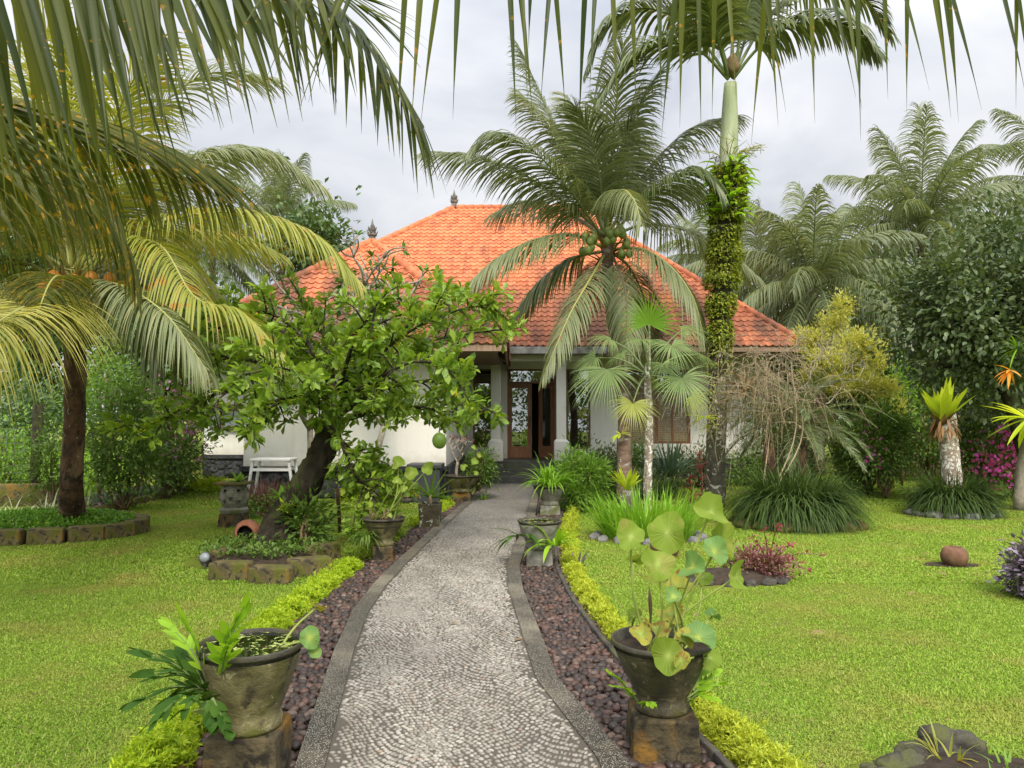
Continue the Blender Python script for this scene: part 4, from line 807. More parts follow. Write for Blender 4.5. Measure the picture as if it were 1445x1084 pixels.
for i, (c_, m_, l_, dr, rc) in enumerate(FR):
    frond_part(t, PP(c_, YC), m_, rc, seed=50 + i, leaf_len=l_ * 1.18, droop=.7 + dr * .75, **lc)
for i in range(5):
    frond_part(t, arch(CC + UP * .1, i * 2.4, 1.45 - i * .06, 3.0 + .3 * (i % 3), .9 + .1 * (i % 4)), 'coco_pale', 'rachis_green', seed=150 + i, leaf_len=1.1, droop=1.6, **lc)
coconuts(t, P(830, 345, YC - .5), 9, .16, 'nut', 13, .075, .16); coconuts(t, P(868, 330, YC - .55), 9, .2, 'nut', 14, .075, .18); coconuts(t, P(882, 350, YC - .5), 5, .1, 'nut', 16, .07, .14)
boots(t, CC - UP * .05, 24, 'dead', 5)

# ---------------------------------------------------------------- slender palm wrapped in creeper
YM = 14.0
b = G(1008, 715); CM = P(1031, 118, YM)
t = thing('manila_palm', 'tall palm with smooth pale green crownshaft above a creeper wrapped trunk', 'palm', b)
trunk_part(t, [b, P(1010, 640, YM), P(1015, 500, YM), P(1021, 370, YM), P(1027, 240, YM)], [.20, .165, .16, .15, .15], 'lichen_bark', rough=.08)
mb = MB(); tube(mb, curve([P(1027, 245, YM), P(1029, 190, YM), P(1030, 140, YM), CM], 16), [.15, .17, .165, .14, .12], 14); mb.build('crownshaft', M['crownshaft'], t)
mb = MB(); rock(mb, P(1034, 92, YM - .05), [.13, .13, .22], 3, 3, .3); mb.build('heart', M['dead'], t)
lm = dict(n=86, width=.058, segs=5, rad=.035, spread=60, tip=22, lift=.35, t0=.2)
FR = [[(1028, 112), (985, 70, -.3), (935, 62, -.5), (890, 85, -.6), (850, 135, -.7)], [(1028, 108), (975, 40, .3), (915, 12, .5), (862, 30, .5), (832, 90, .5)],
      [(1034, 112), (1070, 68, -.3), (1120, 35, -.5), (1180, 30, -.6), (1235, 70, -.6)], [(1034, 108), (1085, 25, .4), (1150, -15, .6), (1215, -5, .7), (1255, 45, .7)],
      [(1030, 108), (1005, 20, -.4), (975, -60, -.6), (930, -110, -.8)], [(1034, 108), (1055, 10, -.4), (1085, -70, -.6), (1130, -120, -.7)],
      [(1031, 108), (1035, 10, .6), (1030, -90, 1.0), (1010, -170, 1.4)], [(1028, 110), (1005, 30, -1.0), (985, -30, -1.9), (960, -70, -2.5)],
      [(1034, 110), (1060, 30, 1.1), (1085, -40, 2.0), (1105, -80, 2.6)]]
for i, c_ in enumerate(FR): frond_part(t, PP(c_, YM), 'coco', 'rachis_green', seed=80 + i, leaf_len=1.0, droop=1.5 + .4 * (i % 3), **lm)
mb = MB(); rs = rng(4)
for i in range(26):
    a = rs.uniform(0, 2 * pi); p0 = P(1028, 232, YM); d = np.array([cos(a), sin(a), .5]); q = p0 + d * rs.uniform(.2, .62); tube(mb, curve([p0, p0 + d * .25 + UP * .1, q], 6), .008, 4)
    for k in range(4): tube(mb, [q, q + nrm(rs.normal(size=3)) * .16], .005, 3)
mb.build('flower_stalk', M['rachis'], t)
# creeper round its trunk
t = thing('climbing_vine', 'dense yellow green creeper wrapped round the tall slender palm trunk', 'creeper', P(1016, 500, YM))
rs = rng(12); n = 10500; s = np.where(rs.random(n) < .9, rs.random(n) ** 1.15 * .66, .64 + .36 * rs.random(n) ** 2.5); s = np.where(np.sin(s * 37) * np.sin(s * 91) > .72, s * .9, s); tr = curve([P(1029, 232, YM), P(1025, 290, YM), P(1021, 370, YM), P(1016, 450, YM), P(1013, 540, YM), P(1011, 620, YM)], 60); ctr = np.stack([np.interp(s, np.linspace(0, 1, 60), tr[:, q_]) for q_ in range(3)], 1)
rad = np.interp(s, [0, .1, .35, .6, .72, 1], [.24, .315, .29, .24, .20, .175]) * (1 + .18 * np.sin(s * 23 + 1) * np.sin(s * 41)); a = rs.uniform(0, 2 * pi, n); o = np.stack([np.cos(a), np.sin(a), np.zeros(n)], 1)
p = ctr + o * (rad * rs.uniform(.72, 1.05, n))[:, None]; mb = MB(); leaves(mb, p, o + rs.normal(size=(n, 3)) * .45 - UP * .5, UP + rs.normal(size=(n, 3)) * .3, .07 * rs.uniform(.5, 1.4, n), .045, 'bent'); mb.build('foliage', M['vine'], t)
n = 130; s = rs.uniform(0, .22, n); ctr = tr[(s * 59).astype(int)]; a = rs.uniform(0, 2 * pi, n); o = np.stack([np.cos(a), np.sin(a), rs.uniform(-.1, .9, n)], 1)
mb = MB(); straps(mb, ctr + o * [.22, .22, 0], o, rs.uniform(.25, .5, n), .085, 1.4, 5, prof=[.25, .9, 1, .7, .03], fold=.3); mb.build('fern_frond', M['fern'], t)
mb = MB(); tube(mb, tr, .17, 10); mb.build('stem', M['dark_bark'], t)

# ---------------------------------------------------------------- fan palm
YF = 11.6
b = G(914, 740); t = thing('fan_palm', 'slender fan palm with bright upright fans between the two tall palms', 'palm', b); HUB = P(915, 525, YF)
trunk_part(t, [b, P(914, 680, YF), P(916, 600, YF), P(914, 540, YF), P(915, 505, YF), P(916, 468, YF)], [.075, .062, .058, .062, .045, .012], 'white_bark', rough=.12)
M['fan'] = leafmat('fan palm leaf', [(.10, .15, .05), (.14, .19, .065), (.18, .22, .08)], .35, .4); M['fan_new'] = leafmat('new fan leaf', [(.13, .25, .03), (.17, .30, .035)], .42, .4); M['fan_old'] = leafmat('older fan leaf', [(.22, .25, .05), (.28, .29, .07)], .38, .4)
FANS = [((916, 458), (.05, -.2, 1), (0, -1, .15), .78, 'fan_new', .35, 215, -.2), ((948, 488), (.35, -.6, -.7), (.2, -.6, .8), .70, 'fan', 1.0, 270, -.6), ((858, 522), (-.3, -.35, -1), (-.45, -.8, .25), 1.0, 'fan', .7, 200, -.3),
        ((962, 535), (.12, -.45, -.9), (.1, -.85, .4), .78, 'fan', .8, 270, -.5), ((893, 570), (-.15, -.45, -.9), (0, -.85, .4), .62, 'fan_old', .8, 250, -.4), ((862, 480), (-1, -.2, .15), (0, -.4, 1), .72, 'fan', 1.5, 200, .1),
        ((962, 466), (1, -.1, .1), (0, -.5, 1), .74, 'fan', 1.5, 200, .3), ((930, 540), (.2, .8, -.4), (0, -.6, .8), .6, 'fan', 1.1, 280, .5), ((880, 500), (-.6, .6, -.2), (0, -.5, .8), .62, 'fan', 1.2, 260, .5), ((985, 500), (.8, .4, -.3), (0, -.4, .9), .6, 'fan', 1.3, 240, .6), ((905, 480), (-.3, -.8, -.2), (0, -.3, 1), .6, 'fan', 1.3, 230, -.4), ((935, 515), (.4, -.7, -.6), (.1, -.6, .8), .6, 'fan', 1.1, 250, -.2), ((840, 505), (-.8, .2, -.6), (-.3, -.5, .8), .7, 'fan', 1.2, 220, .2), ((975, 560), (.5, .2, -.8), (.3, -.7, .5), .6, 'fan_old', .9, 230, .2)]
for i, ((u, v), d, up, s, m_, dr, arc, dy) in enumerate(FANS):
    hub = P(u, v, YF + dy); mb = MB(); fan(mb, hub, d, up, s * .86, 40, .05, i, dr, arc, split=.26 if i else .3); o = mb.build('fan_leaf', M[m_], t)
    mb = MB(); tube(mb, curve([HUB - UP * .05, (HUB + hub) / 2 + UP * .08, hub], 10), [.016, .010], 6); mb.build('stalk', M['rachis_green'], o)

# ---------------------------------------------------------------- calabash tree
YT = 9.6
b = G(388, 782); t = thing('calabash_tree', 'leaning rough barked tree with round green fruits in the block edged bed', 'tree', b)
BEDS.append((b[0] + .05, b[1] - .35, .95, .75))
TP = [b, P(398, 735, YT), P(428, 690, YT - .05), P(452, 645, YT), P(466, 600, YT), P(474, 560, YT)]
mb = MB(); tube(mb, curve(TP, 44), [.25, .21, .185, .17, .15, .11], 22, 0, .13, 1)
for k_ in range(9): a_ = k_ * .7; off = np.array([[.15 * cos(a_ + .5 * q / 10) * (1 - .4 * q / 12), .15 * sin(a_ + .5 * q / 10) * (1 - .4 * q / 12), 0] for q in range(12)]); tube(mb, curve(TP, 12) + off, [.07, .055, .05, .04], 8, 0, .2, k_)
mb.build('trunk', M['dark_bark'], t)
LIMBS = [[(474, 565), (430, 525, .1), (370, 512, .2), (300, 500, .1), (238, 490, 0)], [(474, 560), (430, 480, -.2), (370, 440, -.4), (300, 468, -.5)], [(474, 560), (462, 490, .2), (445, 455, .3), (425, 430, .3)],
         [(474, 560), (520, 500, -.2), (585, 455, -.3), (640, 420, -.3)], [(474, 565), (540, 510, .1), (620, 478, .2), (735, 462, .1)], [(470, 590), (540, 550, -.4), (620, 540, -.6), (700, 585, -.7)],
         [(468, 600), (530, 580, .4), (600, 575, .5), (650, 600, .5)], [(470, 590), (430, 560, -.5), (380, 570, -.7), (345, 605, -.8)], [(472, 580), (400, 555, -.2), (310, 555, -.4), (188, 612, -.5)],
         [(474, 560), (500, 480, -.8), (515, 455, -1.2), (535, 425, -1.4)], [(474, 560), (500, 480, .8), (540, 455, 1.2), (590, 435, 1.4)], [(470, 570), (420, 510, .9), (360, 490, 1.4), (300, 470, 1.7)],
         [(470, 570), (430, 540, -1.0), (400, 520, -1.6), (340, 530, -2.0)], [(472, 570), (540, 530, -1.1), (590, 510, -1.6), (650, 520, -1.9)], [(470, 575), (500, 560, 1.1), (540, 560, 1.7), (570, 590, 2)],
         [(474, 565), (560, 480, -.7), (640, 440, -.9), (690, 430, -1.0)], [(474, 560), (400, 470, .3), (345, 440, .4), (290, 440, .4)], [(466, 610), (480, 620, -.5), (500, 670, -.6), (545, 720, -.7)], [(466, 610), (500, 640, 0), (535, 670, 0), (570, 690, 0)]]
rs = rng(77); mbB = MB(); Pl, Dl = [], []
def tuft(p, d, n):
    for k in range(n):
        a = rs.uniform(0, 2 * pi); e1 = np.cross(d, rs.normal(size=3)); e1 = nrm(e1); Pl.append(p + rs.normal(size=3) * .02); Dl.append(nrm(d * rs.uniform(.1, .9) + e1 * .9 + UP * .2))
for li, lm_ in enumerate(LIMBS):
    c = curve(PP(lm_, YT), 22); tube(mbB, c, [.045, .026, .016, .008], 7, 0, .2, li); low = li >= 17
    d = nrm(np.gradient(c, axis=0))
    for i in range(4, 22): tuft(c[i], d[i], 6)
    tuft(c[-1], d[-1], 10)
    for k in range(12):
        i = rs.integers(5, 21); dd = nrm(d[i] * .5 + nrm(rs.normal(size=3)) * .9 + UP * rs.uniform(-.3, .15)); ln = rs.uniform(.2, .55); q = curve([c[i], c[i] + dd * ln * .5 + UP * .03, c[i] + dd * ln - UP * .04], 7); tube(mbB, q, [.014, .006], 5)
        for j in range(2, 7): tuft(q[j], nrm(q[6] - q[0]), 6)
        tuft(q[6], nrm(q[6] - q[0]), 8)
mbB.build('branch', M['dark_bark'], t)
Pl, Dl = np.array(Pl), np.array(Dl); n = len(Pl); mb = MB(); sz = rs.uniform(.08, .185, n); leaves(mb, Pl, Dl, UP + rs.normal(size=(n, 3)) * .5, sz, sz * .46, 'obo'); mb.build('crown', M['calabash'], t)
k = rs.choice(n, 16)
for kk in k: mb = MB(); leaves(mb, Pl[[kk]], Dl[[kk]] - UP, UP, .13, .06, 'obo'); mb.build('yellow_leaf', M['yellowleaf'], t)
for (u, v, dy, r) in ((620, 622, -.75, .083), (466, 585, -.45, .09), (475, 626, -.5, .075)):
    c = P(u, v, YT + dy); mb = MB(); rock(mb, c, [r, r, r * 1.15], 2, 4, .03); o = mb.build('fruit', M['fruit'], t); mb = MB(); tube(mb, curve([c + UP * r * 1.1, c + UP * (r + .08), c + UP * (r + .2) + [.02, 0, 0]], 6), .007, 5); mb.build('stalk', M['rachis_green'], o)
# moss and a small fern living on its branch
mb = MB(); n = 700; c = curve(PP(LIMBS[8], YT), 40); k = rs.integers(24, 40, n); leaves(mb, c[k] + rs.normal(size=(n, 3)) * .018, rdir(rs, n) + UP, rdir(rs, n), .03, .014); mb.build('moss', M['hedge'], t)

# ---------------------------------------------------------------- frangipani trees behind it
def frangipani(label, base, H0, seed, spread, nl=0):
    rs = rng(seed); t = thing('frangipani_tree', label, 'tree', base); mb = MB(); tips = []
    def grow(p, d, L, r, dep):
        q = p + d * L; m = (p + q) / 2 + rs.normal(size=3) * L * .09; tube(mb, curve([p, m, q], 6), [r, r * .8], 8, 0, .06, dep)
        if dep == 0: tips.append((q, d)); return
        for k in range(rs.integers(2, 4)):
            a = nrm(np.cross(d, rs.normal(size=3))); dn = nrm(d * .75 + a * spread * rs.uniform(.6, 1.2) + UP * .22); grow(q, dn, L * rs.uniform(.62, .86), r * .76, dep - 1)
    grow(np.array(base, float), nrm(np.array([.05, 0, 1])), H0, .065, 5)
    mb.build('trunk', M['grey_bark'], t); Pp, Dd = [], []
    for q, d in tips:
        if rs.random() < nl:
            for k in range(9):
                a = nrm(np.cross(d, rs.normal(size=3))); Pp.append(q); Dd.append(nrm(a + d * rs.uniform(.1, .8)))
    if Pp: mb = MB(); leaves(mb, Pp, Dd, UP, rs.uniform(.14, .26, len(Pp)), .06, 'ell'); mb.build('crown', M['plumeria'], t)
frangipani('bare grey branched frangipani rising against the lower roof', G(535, 722), 1.5, 5, .75, .45)
frangipani('knotted frangipani with few leaves before the roof of the side wing', G(430, 722), 1.45, 11, .8, .2)
# ---------------------------------------------------------------- pots and what grows in them
def stone_pot(name, label, c, r, h, mat, fill, seed, foot=.62, flare=1.0, seg=40, rimmat='rim'):
    """c: centre of the underside; r: rim radius"""
    t = thing(name, label, 'pot', c); b = r * foot; mb = MB()
    pr = [(0, 0), (b * .98, 0), (b, .012), (b * 1.01, h * .12), (b * .93, h * .17), (b * 1.02, h * .26), (b + (r - b) * .42, h * .52), (b + (r - b) * .74 * flare, h * .78), (r * .93, h * .88)]
    lathe(mb, pr, c, seg, wob=.008, seed=seed); mb.build('bowl', M[mat], t)
    mb = MB(); lathe(mb, [(r * .955, h * .925), (r * .978, h * .935), (r * .985, h * .95), (r * .985, h * .985), (r * .975, h), (r * .95, h), (r * .935, h * .98), (r * .80, h * .68), (r * .55, h * .5)], c, seg, wob=.008, seed=seed); mb.build('rim', M[rimmat], t)
    mb = MB(); z = c[2] + h * (.955 if fill == 'water' else .86); disc(mb, (c[0], c[1], z), r * .935, 32); mb.build('water' if fill == 'water' else 'soil', M[fill], t)
    return t
def pedestal(label, c, w, h, mat='pedestal', seed=0, rot=.0, taper=1.08):
    mb = MB(); rs = rng(seed); n = 5; V = []
    for z in np.linspace(0, h, n):
        k = taper + (1 - taper) * z / h
        for i, (sx, sy) in enumerate(((-1, -1), (0, -1), (1, -1), (1, 0), (1, 1), (0, 1), (-1, 1), (-1, 0))):
            x, y = sx * w / 2 * k, sy * w / 2 * k; V.append([c[0] + x * cos(rot) - y * sin(rot) + rs.normal() * .003, c[1] + x * sin(rot) + y * cos(rot) + rs.normal() * .003, c[2] + z])
    Fc = [[i * 8 + j, i * 8 + (j + 1) % 8, (i + 1) * 8 + (j + 1) % 8, (i + 1) * 8 + j] for i in range(n - 1) for j in range(8)]
    mb.add(V, Fc); mb.F.append(np.array([[32, 33, 34, 35, 36, 37, 38, 39]])); mb.M.append(0)
    return tag(mb.build('stone_pedestal', M[mat], smooth=False, bevel=.012), label, 'pedestal')
M['vein'] = plainmat('pale leaf vein', (.235, .30, .065), .7, .1)
def lotus_leaf(t, c, nrm_, r, mat, root, seed, cup=.25, name='leaf'):
    rs = rng(seed); Z = nrm(np.array(nrm_, float)); X = nrm(np.cross(Z, [0.1, 1, .2])); Y = np.cross(Z, X); k, m = 6, 44; a = np.linspace(0, 2 * pi, m, endpoint=False); V = [np.array(c)]; ph = rs.uniform(0, 6, 4)
    for i in range(1, k + 1):
        f = i / k; rr = r * f * (1 + .08 * np.sin(2 * a + ph[0]) + .06 * np.sin(3 * a + ph[1]) + .035 * np.sin(7 * a + ph[2]) * f); z = r * (cup * f ** 1.6 * (1 + 1.1 * np.sin(2 * a + ph[1]) + .5 * np.sin(a + ph[2])) + .11 * f * f * np.sin(4 * a + ph[3]) + .05 * f ** 3 * np.sin(9 * a + ph[0]) + .03 * f * np.cos(20 * a) - .05 * f)
        V += list(np.array(c) + (rr * np.cos(a))[:, None] * X + (rr * np.sin(a))[:, None] * Y + z[:, None] * Z)
    mb = MB(); mb.add(V, [[0, 1 + j, 1 + (j + 1) % m] for j in range(m)]); mb.F.append(np.array([[1 + (i - 1) * m + j, 1 + i * m + j, 1 + i * m + (j + 1) % m, 1 + (i - 1) * m + (j + 1) % m] for i in range(1, k) for j in range(m)])); mb.M.append(0)
    VV = np.array(V)
    for j in range(0, m, 2):
        ln = VV[[0] + [1 + i * m + j for i in range(k)]] + Z * .0012; sd = nrm(np.cross(ln[-1] - ln[0], Z)) * np.linspace(.0016, .0005, k + 1)[:, None]
        mb.add(np.vstack([ln - sd, ln + sd]), [[i, i + 1, i + k + 2, i + k + 1] for i in range(k)], 1)
    o = mb.build(name, [M[mat], M['vein']], t); mb = MB(); c = np.array(c); root = np.array(root)
    tube(mb, curve([root, (root + c) / 2 + np.array([rs.normal() * .03, rs.normal() * .03, .0]), c - Z * .002], 14), [.0065, .0048], 6); mb.build('stalk', M['lotus_stem'], o); return o
def lobed_frond(t, ctrl, L, mat, seed, n=6, width=.045, droop=.4, name='frond'):
    mb = MB(); frond(mb, ctrl, L, n=n, width=width, droop=droop, spread=52, tip=12, t0=.25, segs=6, lift=.12, rad=.006, seed=seed, prof=[.6, .9, 1, .85, .8, .9], wprof=[1, 1, 1, .9, .6, .05], fold=.2, curveN=16)
    C = curve(ctrl, 12); T = nrm(np.gradient(C, axis=0)); S = nrm(np.cross(T, UP)); w = (width * .55 * np.interp(np.linspace(0, 1, 12), [0, .2, .8, 1], [.15, .8, 1, .3]))[:, None]
    mb.add(np.vstack([C - S * w, C + S * w]), np.stack([np.arange(11), np.arange(11) + 12, np.arange(11) + 13, np.arange(11) + 1], 1), 0)
    return mb.build(name, [M[mat], M['rachis_green']], t)

# pot full of water
c = P(352, 1024, 3.42); pc = np.array([c[0], c[1], c[2]])
pedestal('square mossy pedestal under the pot of dark water', (c[0], c[1], 0.0), .30, c[2] - .002, 'pedestal', 1, .06)
stone_pot('stone_pot', 'mossy flared stone pot filled to the rim with dark water and duckweed', pc, .232, .365, 'pot', 'water', 1, .60)
RT = pc + UP * .36
t = thing('fern', 'lobed green fern sprouting over the edge of the water pot', 'fern', pc + [-.2, -.1, .28])
for i, (a, b_) in enumerate(((P(298, 955, 3.3), P(345, 856, 3.2)), (P(296, 965, 3.3), P(262, 880, 3.25)), (P(310, 960, 3.25), P(325, 905, 3.05)), (P(290, 950, 3.35), P(240, 885, 3.45)))):
    lobed_frond(t, [a, a * .5 + b_ * .5 + UP * .02, b_], .13 - .03 * (i > 1), 'fern', i, 5, .034, .1)
for i, (u, v, Y) in enumerate(((212, 925, 3.35), (205, 985, 3.3), (225, 1010, 3.1), (250, 920, 3.5), (228, 955, 3.5), (238, 985, 3.55), (262, 1000, 3.0), (218, 950, 3.1))):
    a = P(300, 995 - 10 * (i % 3), 3.38); b_ = P(u, v, Y); lobed_frond(t, [a, a * .5 + b_ * .5 + UP * .05, b_], .125, 'fern_dark', 30 + i, 4, .038, .3)
for i, (u, v) in enumerate(((322, 1030), (300, 1020))):
    a = P(300, 985, 3.15); b_ = P(u, v, 3.12); lobed_frond(t, [a, a * .4 + b_ * .6, b_], .06, 'fern_dark', 60 + i, 4, .05, .5)
t = thing('lotus_plant', 'few small lotus leaves leaning out of the water pot', 'lotus', RT)
for i, (u, v, Y, nv, r, m_) in enumerate(((447, 857, 3.5, (.3, .3, .8), .045, 'lotus_old'), (437, 900, 3.3, (.3, -.85, .35), .046, 'lotus_cool'), (444, 918, 3.32, (.5, -.8, .1), .03, 'lotus_cool'), (325, 912, 3.42, (0, -.2, 1), .03, 'lotus_cool'), (290, 1000, 3.2, (-.4, -.8, .3), .03, 'lotus_cool'))):
    lotus_leaf(t, P(u, v, Y), nv, r, m_, RT + [.12, .05, -.03] if u > 400 else P(u, v + 6, Y + .03), i)
# pot of tall lotus
c = P(934, 1000, 3.72); pc = np.array(c)
pedestal('square ochre stained pedestal under the lotus pot', (c[0], c[1], 0.0), .295, c[2] - .002, 'pedestal', 2, -.05)
stone_pot('stone_pot', 'dark weathered stone pot holding tall lotus leaves', pc, .245, .335, 'pot_dark', 'soil', 2, .52)
RT = pc + UP * .29
t = thing('lotus_plant', 'tall lotus plant with round pale green leaves rising from the dark pot', 'lotus', RT)
LL = [(890, 758, 3.6, (-.1, -.75, .55), .080, 'lotus'), (942, 752, 3.6, (-.25, -.9, .35), .105, 'lotus'), (1003, 722, 3.75, (.5, -.75, .4), .098, 'lotus'), (928, 797, 3.45, (.05, -.85, .45), .085, 'lotus'), (1018, 768, 3.8, (.5, -.7, .5), .105, 'lotus'), (1008, 778, 3.55, (.1, -.85, .5), .072, 'lotus_cool'),
      (978, 800, 3.5, (-.7, -.45, .5), .075, 'lotus_cool'), (1038, 815, 3.65, (.75, -.5, .35), .075, 'lotus'), (950, 842, 3.4, (0, -.7, .7), .046, 'lotus_cool'), (958, 828, 3.85, (0, -.4, .9), .075, 'lotus_old'), (893, 792, 3.9, (.2, .4, .8), .07, 'lotus'), (948, 868, 3.75, (-.3, -.3, .9), .07, 'lotus_old'),
      (895, 872, 3.75, (-.6, -.3, .7), .05, 'lotus'), (925, 888, 3.6, (.2, -.4, .9), .07, 'lotus_old'), (905, 895, 3.55, (-.2, -.5, .85), .06, 'lotus_old'), (942, 925, 3.42, (-.1, -.95, .3), .085, 'lotus'), (985, 900, 3.5, (.25, -.6, .75), .085, 'lotus_cool'), (1000, 928, 3.6, (.6, -.7, .35), .06, 'lotus'), (965, 903, 3.5, (.2, -.5, .8), .055, 'lotus_old'), (1005, 870, 3.8, (.5, -.1, .8), .05, 'lotus_cool'), (960, 932, 3.38, (.15, -.98, .15), .045, 'lotus_old'), (990, 815, 3.95, (.3, -.5, .8), .06, 'lotus')]
rs = rng(2)
for i, (u, v, Y, nv, r, m_) in enumerate(LL): lotus_leaf(t, P(u, v, Y), nv, r * .88, m_, RT + [rs.uniform(-.13, .13), rs.uniform(-.12, .12), -.02], 100 + i, .34)
mb = MB(); a, b_ = RT + [-.06, .02, 0], P(916, 828, 3.7); tube(mb, curve([a, (a + b_) / 2 + [.01, 0, 0], b_], 8), [.004, .003, .006, .011, .002], 6); mb.build('dry_bud', M['cane'], t)
t = thing('fern', 'small lobed ferns growing at the foot of the lotus pot', 'fern', pc)
for i, (u0, v0, u, v, Y) in enumerate(((892, 985, 862, 950, 3.55), (900, 990, 866, 968, 3.45), (970, 985, 1015, 965, 3.65), (975, 990, 1010, 950, 3.7), (970, 990, 1005, 985, 3.55), (905, 1000, 920, 995, 3.45), (978, 975, 1000, 940, 3.8))):
    a, b_ = P(u0, v0, 3.62), P(u, v, Y); lobed_frond(t, [a, (a + b_) / 2 + UP * .02, b_], .06, 'fern', i, 5, .026, .3)
# flared pot half way along the path
c = G(541, 793); pedestal('worn square pedestal under the flared pot', c, .22, .19, 'pedestal', 3, .1); c = c + UP * .19
stone_pot('stone_pot', 'flared mossy pot with withered stalks left of the path', c, .245, .31, 'pot', 'soil', 3, .45)
t = thing('lotus_plant', 'thin lotus stalks with three drooping leaves in the flared pot', 'lotus', c + UP * .3)
for i, (u, v, Y, nv, r) in enumerate(((562, 655, 8.7, (-.3, -.6, .6), .14), (580, 668, 8.6, (.3, -.8, .4), .13), (603, 662, 8.4, (.6, -.7, .2), .12), (560, 680, 8.3, (.2, -.5, .8), .09), (570, 690, 8.5, (-.1, -.9, .3), .07), (550, 728, 8.4, (.2, -.6, .8), .05))):
    lotus_leaf(t, P(u, v, Y), nv, r * .6, 'lotus', c + [rng(i).uniform(-.12, .12), 0, .26], 50 + i)
mb = MB(); rs = rng(6)
for i in range(9): a = c + [rs.uniform(-.16, .16), rs.uniform(-.12, .12), .27]; tube(mb, [a, a + [rs.normal() * .03, 0, rs.uniform(.05, .16)]], .008, 5)
mb.build('dead_stalks', M['cane'], t)
t = clump('fern', 'wispy fern hanging down the side of the flared pot', 'fern', c + [-.18, -.12, .12], 60, .22, .02, 'midleaf', 5, .06, (-.2, 1.0), 2.2, 5, stem=False)
# square planter with aloe
c = G(607, 746); w = .31; t = thing('square_planter', 'square mossy planter with a white lichen patch holding an aloe', 'planter', c)
mb = MB(); V = []
for z, k in ((0, .9), (.38, 1.05), (.38, .86), (.30, .86)):
    V += [[c[0] + sx * w / 2 * k, c[1] + sy * w / 2 * k, z] for sx, sy in ((-1, -1), (1, -1), (1, 1), (-1, 1))]
mb.add(V, [[i * 4 + j, i * 4 + (j + 1) % 4, (i + 1) * 4 + (j + 1) % 4, (i + 1) * 4 + j] for i in range(3) for j in range(4)])
M['planter'] = stonemat('lichened planter', (.06, .048, .03), (.12, .10, .055), (.12, .12, .03), 7, .9, .7, lichen=((.50, .52, .42), .60)); mb.build('box', M['planter'], t, smooth=False, bevel=.012)
mb = MB(); box(mb, c[0] - .13, c[0] + .13, c[1] - .13, c[1] + .13, .28, .32); mb.build('soil', M['soil'], t, smooth=False)
t = thing('aloe', 'spiky pale aloe standing in the square planter', 'aloe', c + UP * .32); mb = MB(); tube(mb, [c + UP * .3, c + UP * .5], [.03, .035], 7); mb.build('stem', M['twig'], t)
mb = MB(); D = [(-.8, -.2, .9), (.9, -.3, .45), (1, 0, .15), (.2, -.3, 1), (.5, .2, 1), (-.3, .3, 1), (-.9, .1, .4), (.75, .1, .75), (-.5, -.4, .8), (.95, -.2, .1)]
straps(mb, [c + UP * .46] * 10, D, [.45, .42, .5, .5, .48, .4, .36, .45, .3, .4], .055, .35, 6, prof=[1, .9, .75, .5, .05], fold=.8); mb.build('foliage', M['lightleaf'], t)
# bowl planter with little bare tree by the steps
c = G(652, 710); pedestal('short mossy pedestal under the bowl planter', c, .34, .22, 'pedestal', 5); c = c + UP * .22
stone_pot('bowl_planter', 'round weathered bowl planter near the porch steps', c, .36, .32, 'pot', 'soil', 5, .6)
t = thing('frangipani_shrub', 'small leafless adenium with pink tips in the bowl planter', 'shrub', c + UP * .3); rs = rng(9); mb = MB(); tips = []
def tw(p, d, L, r, dep):
    q = p + d * L; tube(mb, curve([p, (p + q) / 2 + rs.normal(size=3) * L * .1, q], 5), [r, r * .75], 6)
    if dep == 0: tips.append(q); return
    for k in range(3): tw(q, nrm(d * .6 + nrm(rs.normal(size=3)) * .7 + UP * .25), L * .8, r * .66, dep - 1)
tw(c + [-.1, 0, .28], nrm(np.array([.05, 0, 1.])), .3, .035, 3); mb.build('trunk', M['grey_bark'], t); tips = np.array(tips); mb = MB(); leaves(mb, tips, rdir(rs, len(tips)) + UP, UP, .1, .05); mb.build('foliage', M['redpink'], t)
shrub('succulent', 'rounded green succulent crowding the porch side of the bowl planter', 'plant', c + [.36, .25, .45], (.3, .25, .26), 40, 1600, .07, .10, 'midleaf', 19, .3, 'bent', base=c + [.3, .2, 0])
t = thing('lotus_plant', 'small lotus with one yellow leaf in the bowl planter', 'lotus', c + UP * .3)
for i, (u, v, nv, r, m_) in enumerate(((670, 652, (0, -.8, .5), .12, 'lotus'), (655, 660, (-.3, -.6, .6), .11, 'lotus'), (676, 643, (.5, -.7, .3), .07, 'lotus_old'), (672, 668, (.2, -.6, .7), .09, 'lotus'), (668, 632, (.4, -.6, .6), .08, 'lotus'))): lotus_leaf(t, P(u, v, 14.1), nv, r * .62, m_, c + [.15, -.1, .25], 200 + i)
# two grey pots right of the path
c = G(761, 800); pedestal('narrow grey pedestal under the empty round pot', c, .27, .2, 'potgrey', 6); c = c + UP * .2
stone_pot('stone_pot', 'empty round grey pot standing at the bend of the path', c, .245, .31, 'potgrey', 'water', 6, .62)
t = clump('fern', 'green ribbon fern growing out of the side of the round grey pot', 'fern', c + [.16, -.16, .06], 34, .36, .045, 'fern', 7, .06, (.2, 1.2), 1.5, 6, stem=False, prof=[.3, .9, 1, .7, .05])
t = clump('fern', 'dark trailing plant spilling from the round pot over the path edge', 'plant', c + [-.2, -.05, .14], 26, .42, .03, 'fern_dark', 8, .05, (-.3, .7), 1.2, 6, stem=False, prof=[.3, .9, 1, .7, .05])
c = G(776, 728); pedestal('grey pedestal under the footed pot beside the hedge', c, .32, .18, 'potgrey', 7); c = c + UP * .18
stone_pot('stone_pot', 'footed grey pot with arching strap leaves near the porch', c, .29, .33, 'potgrey', 'soil', 7, .5)
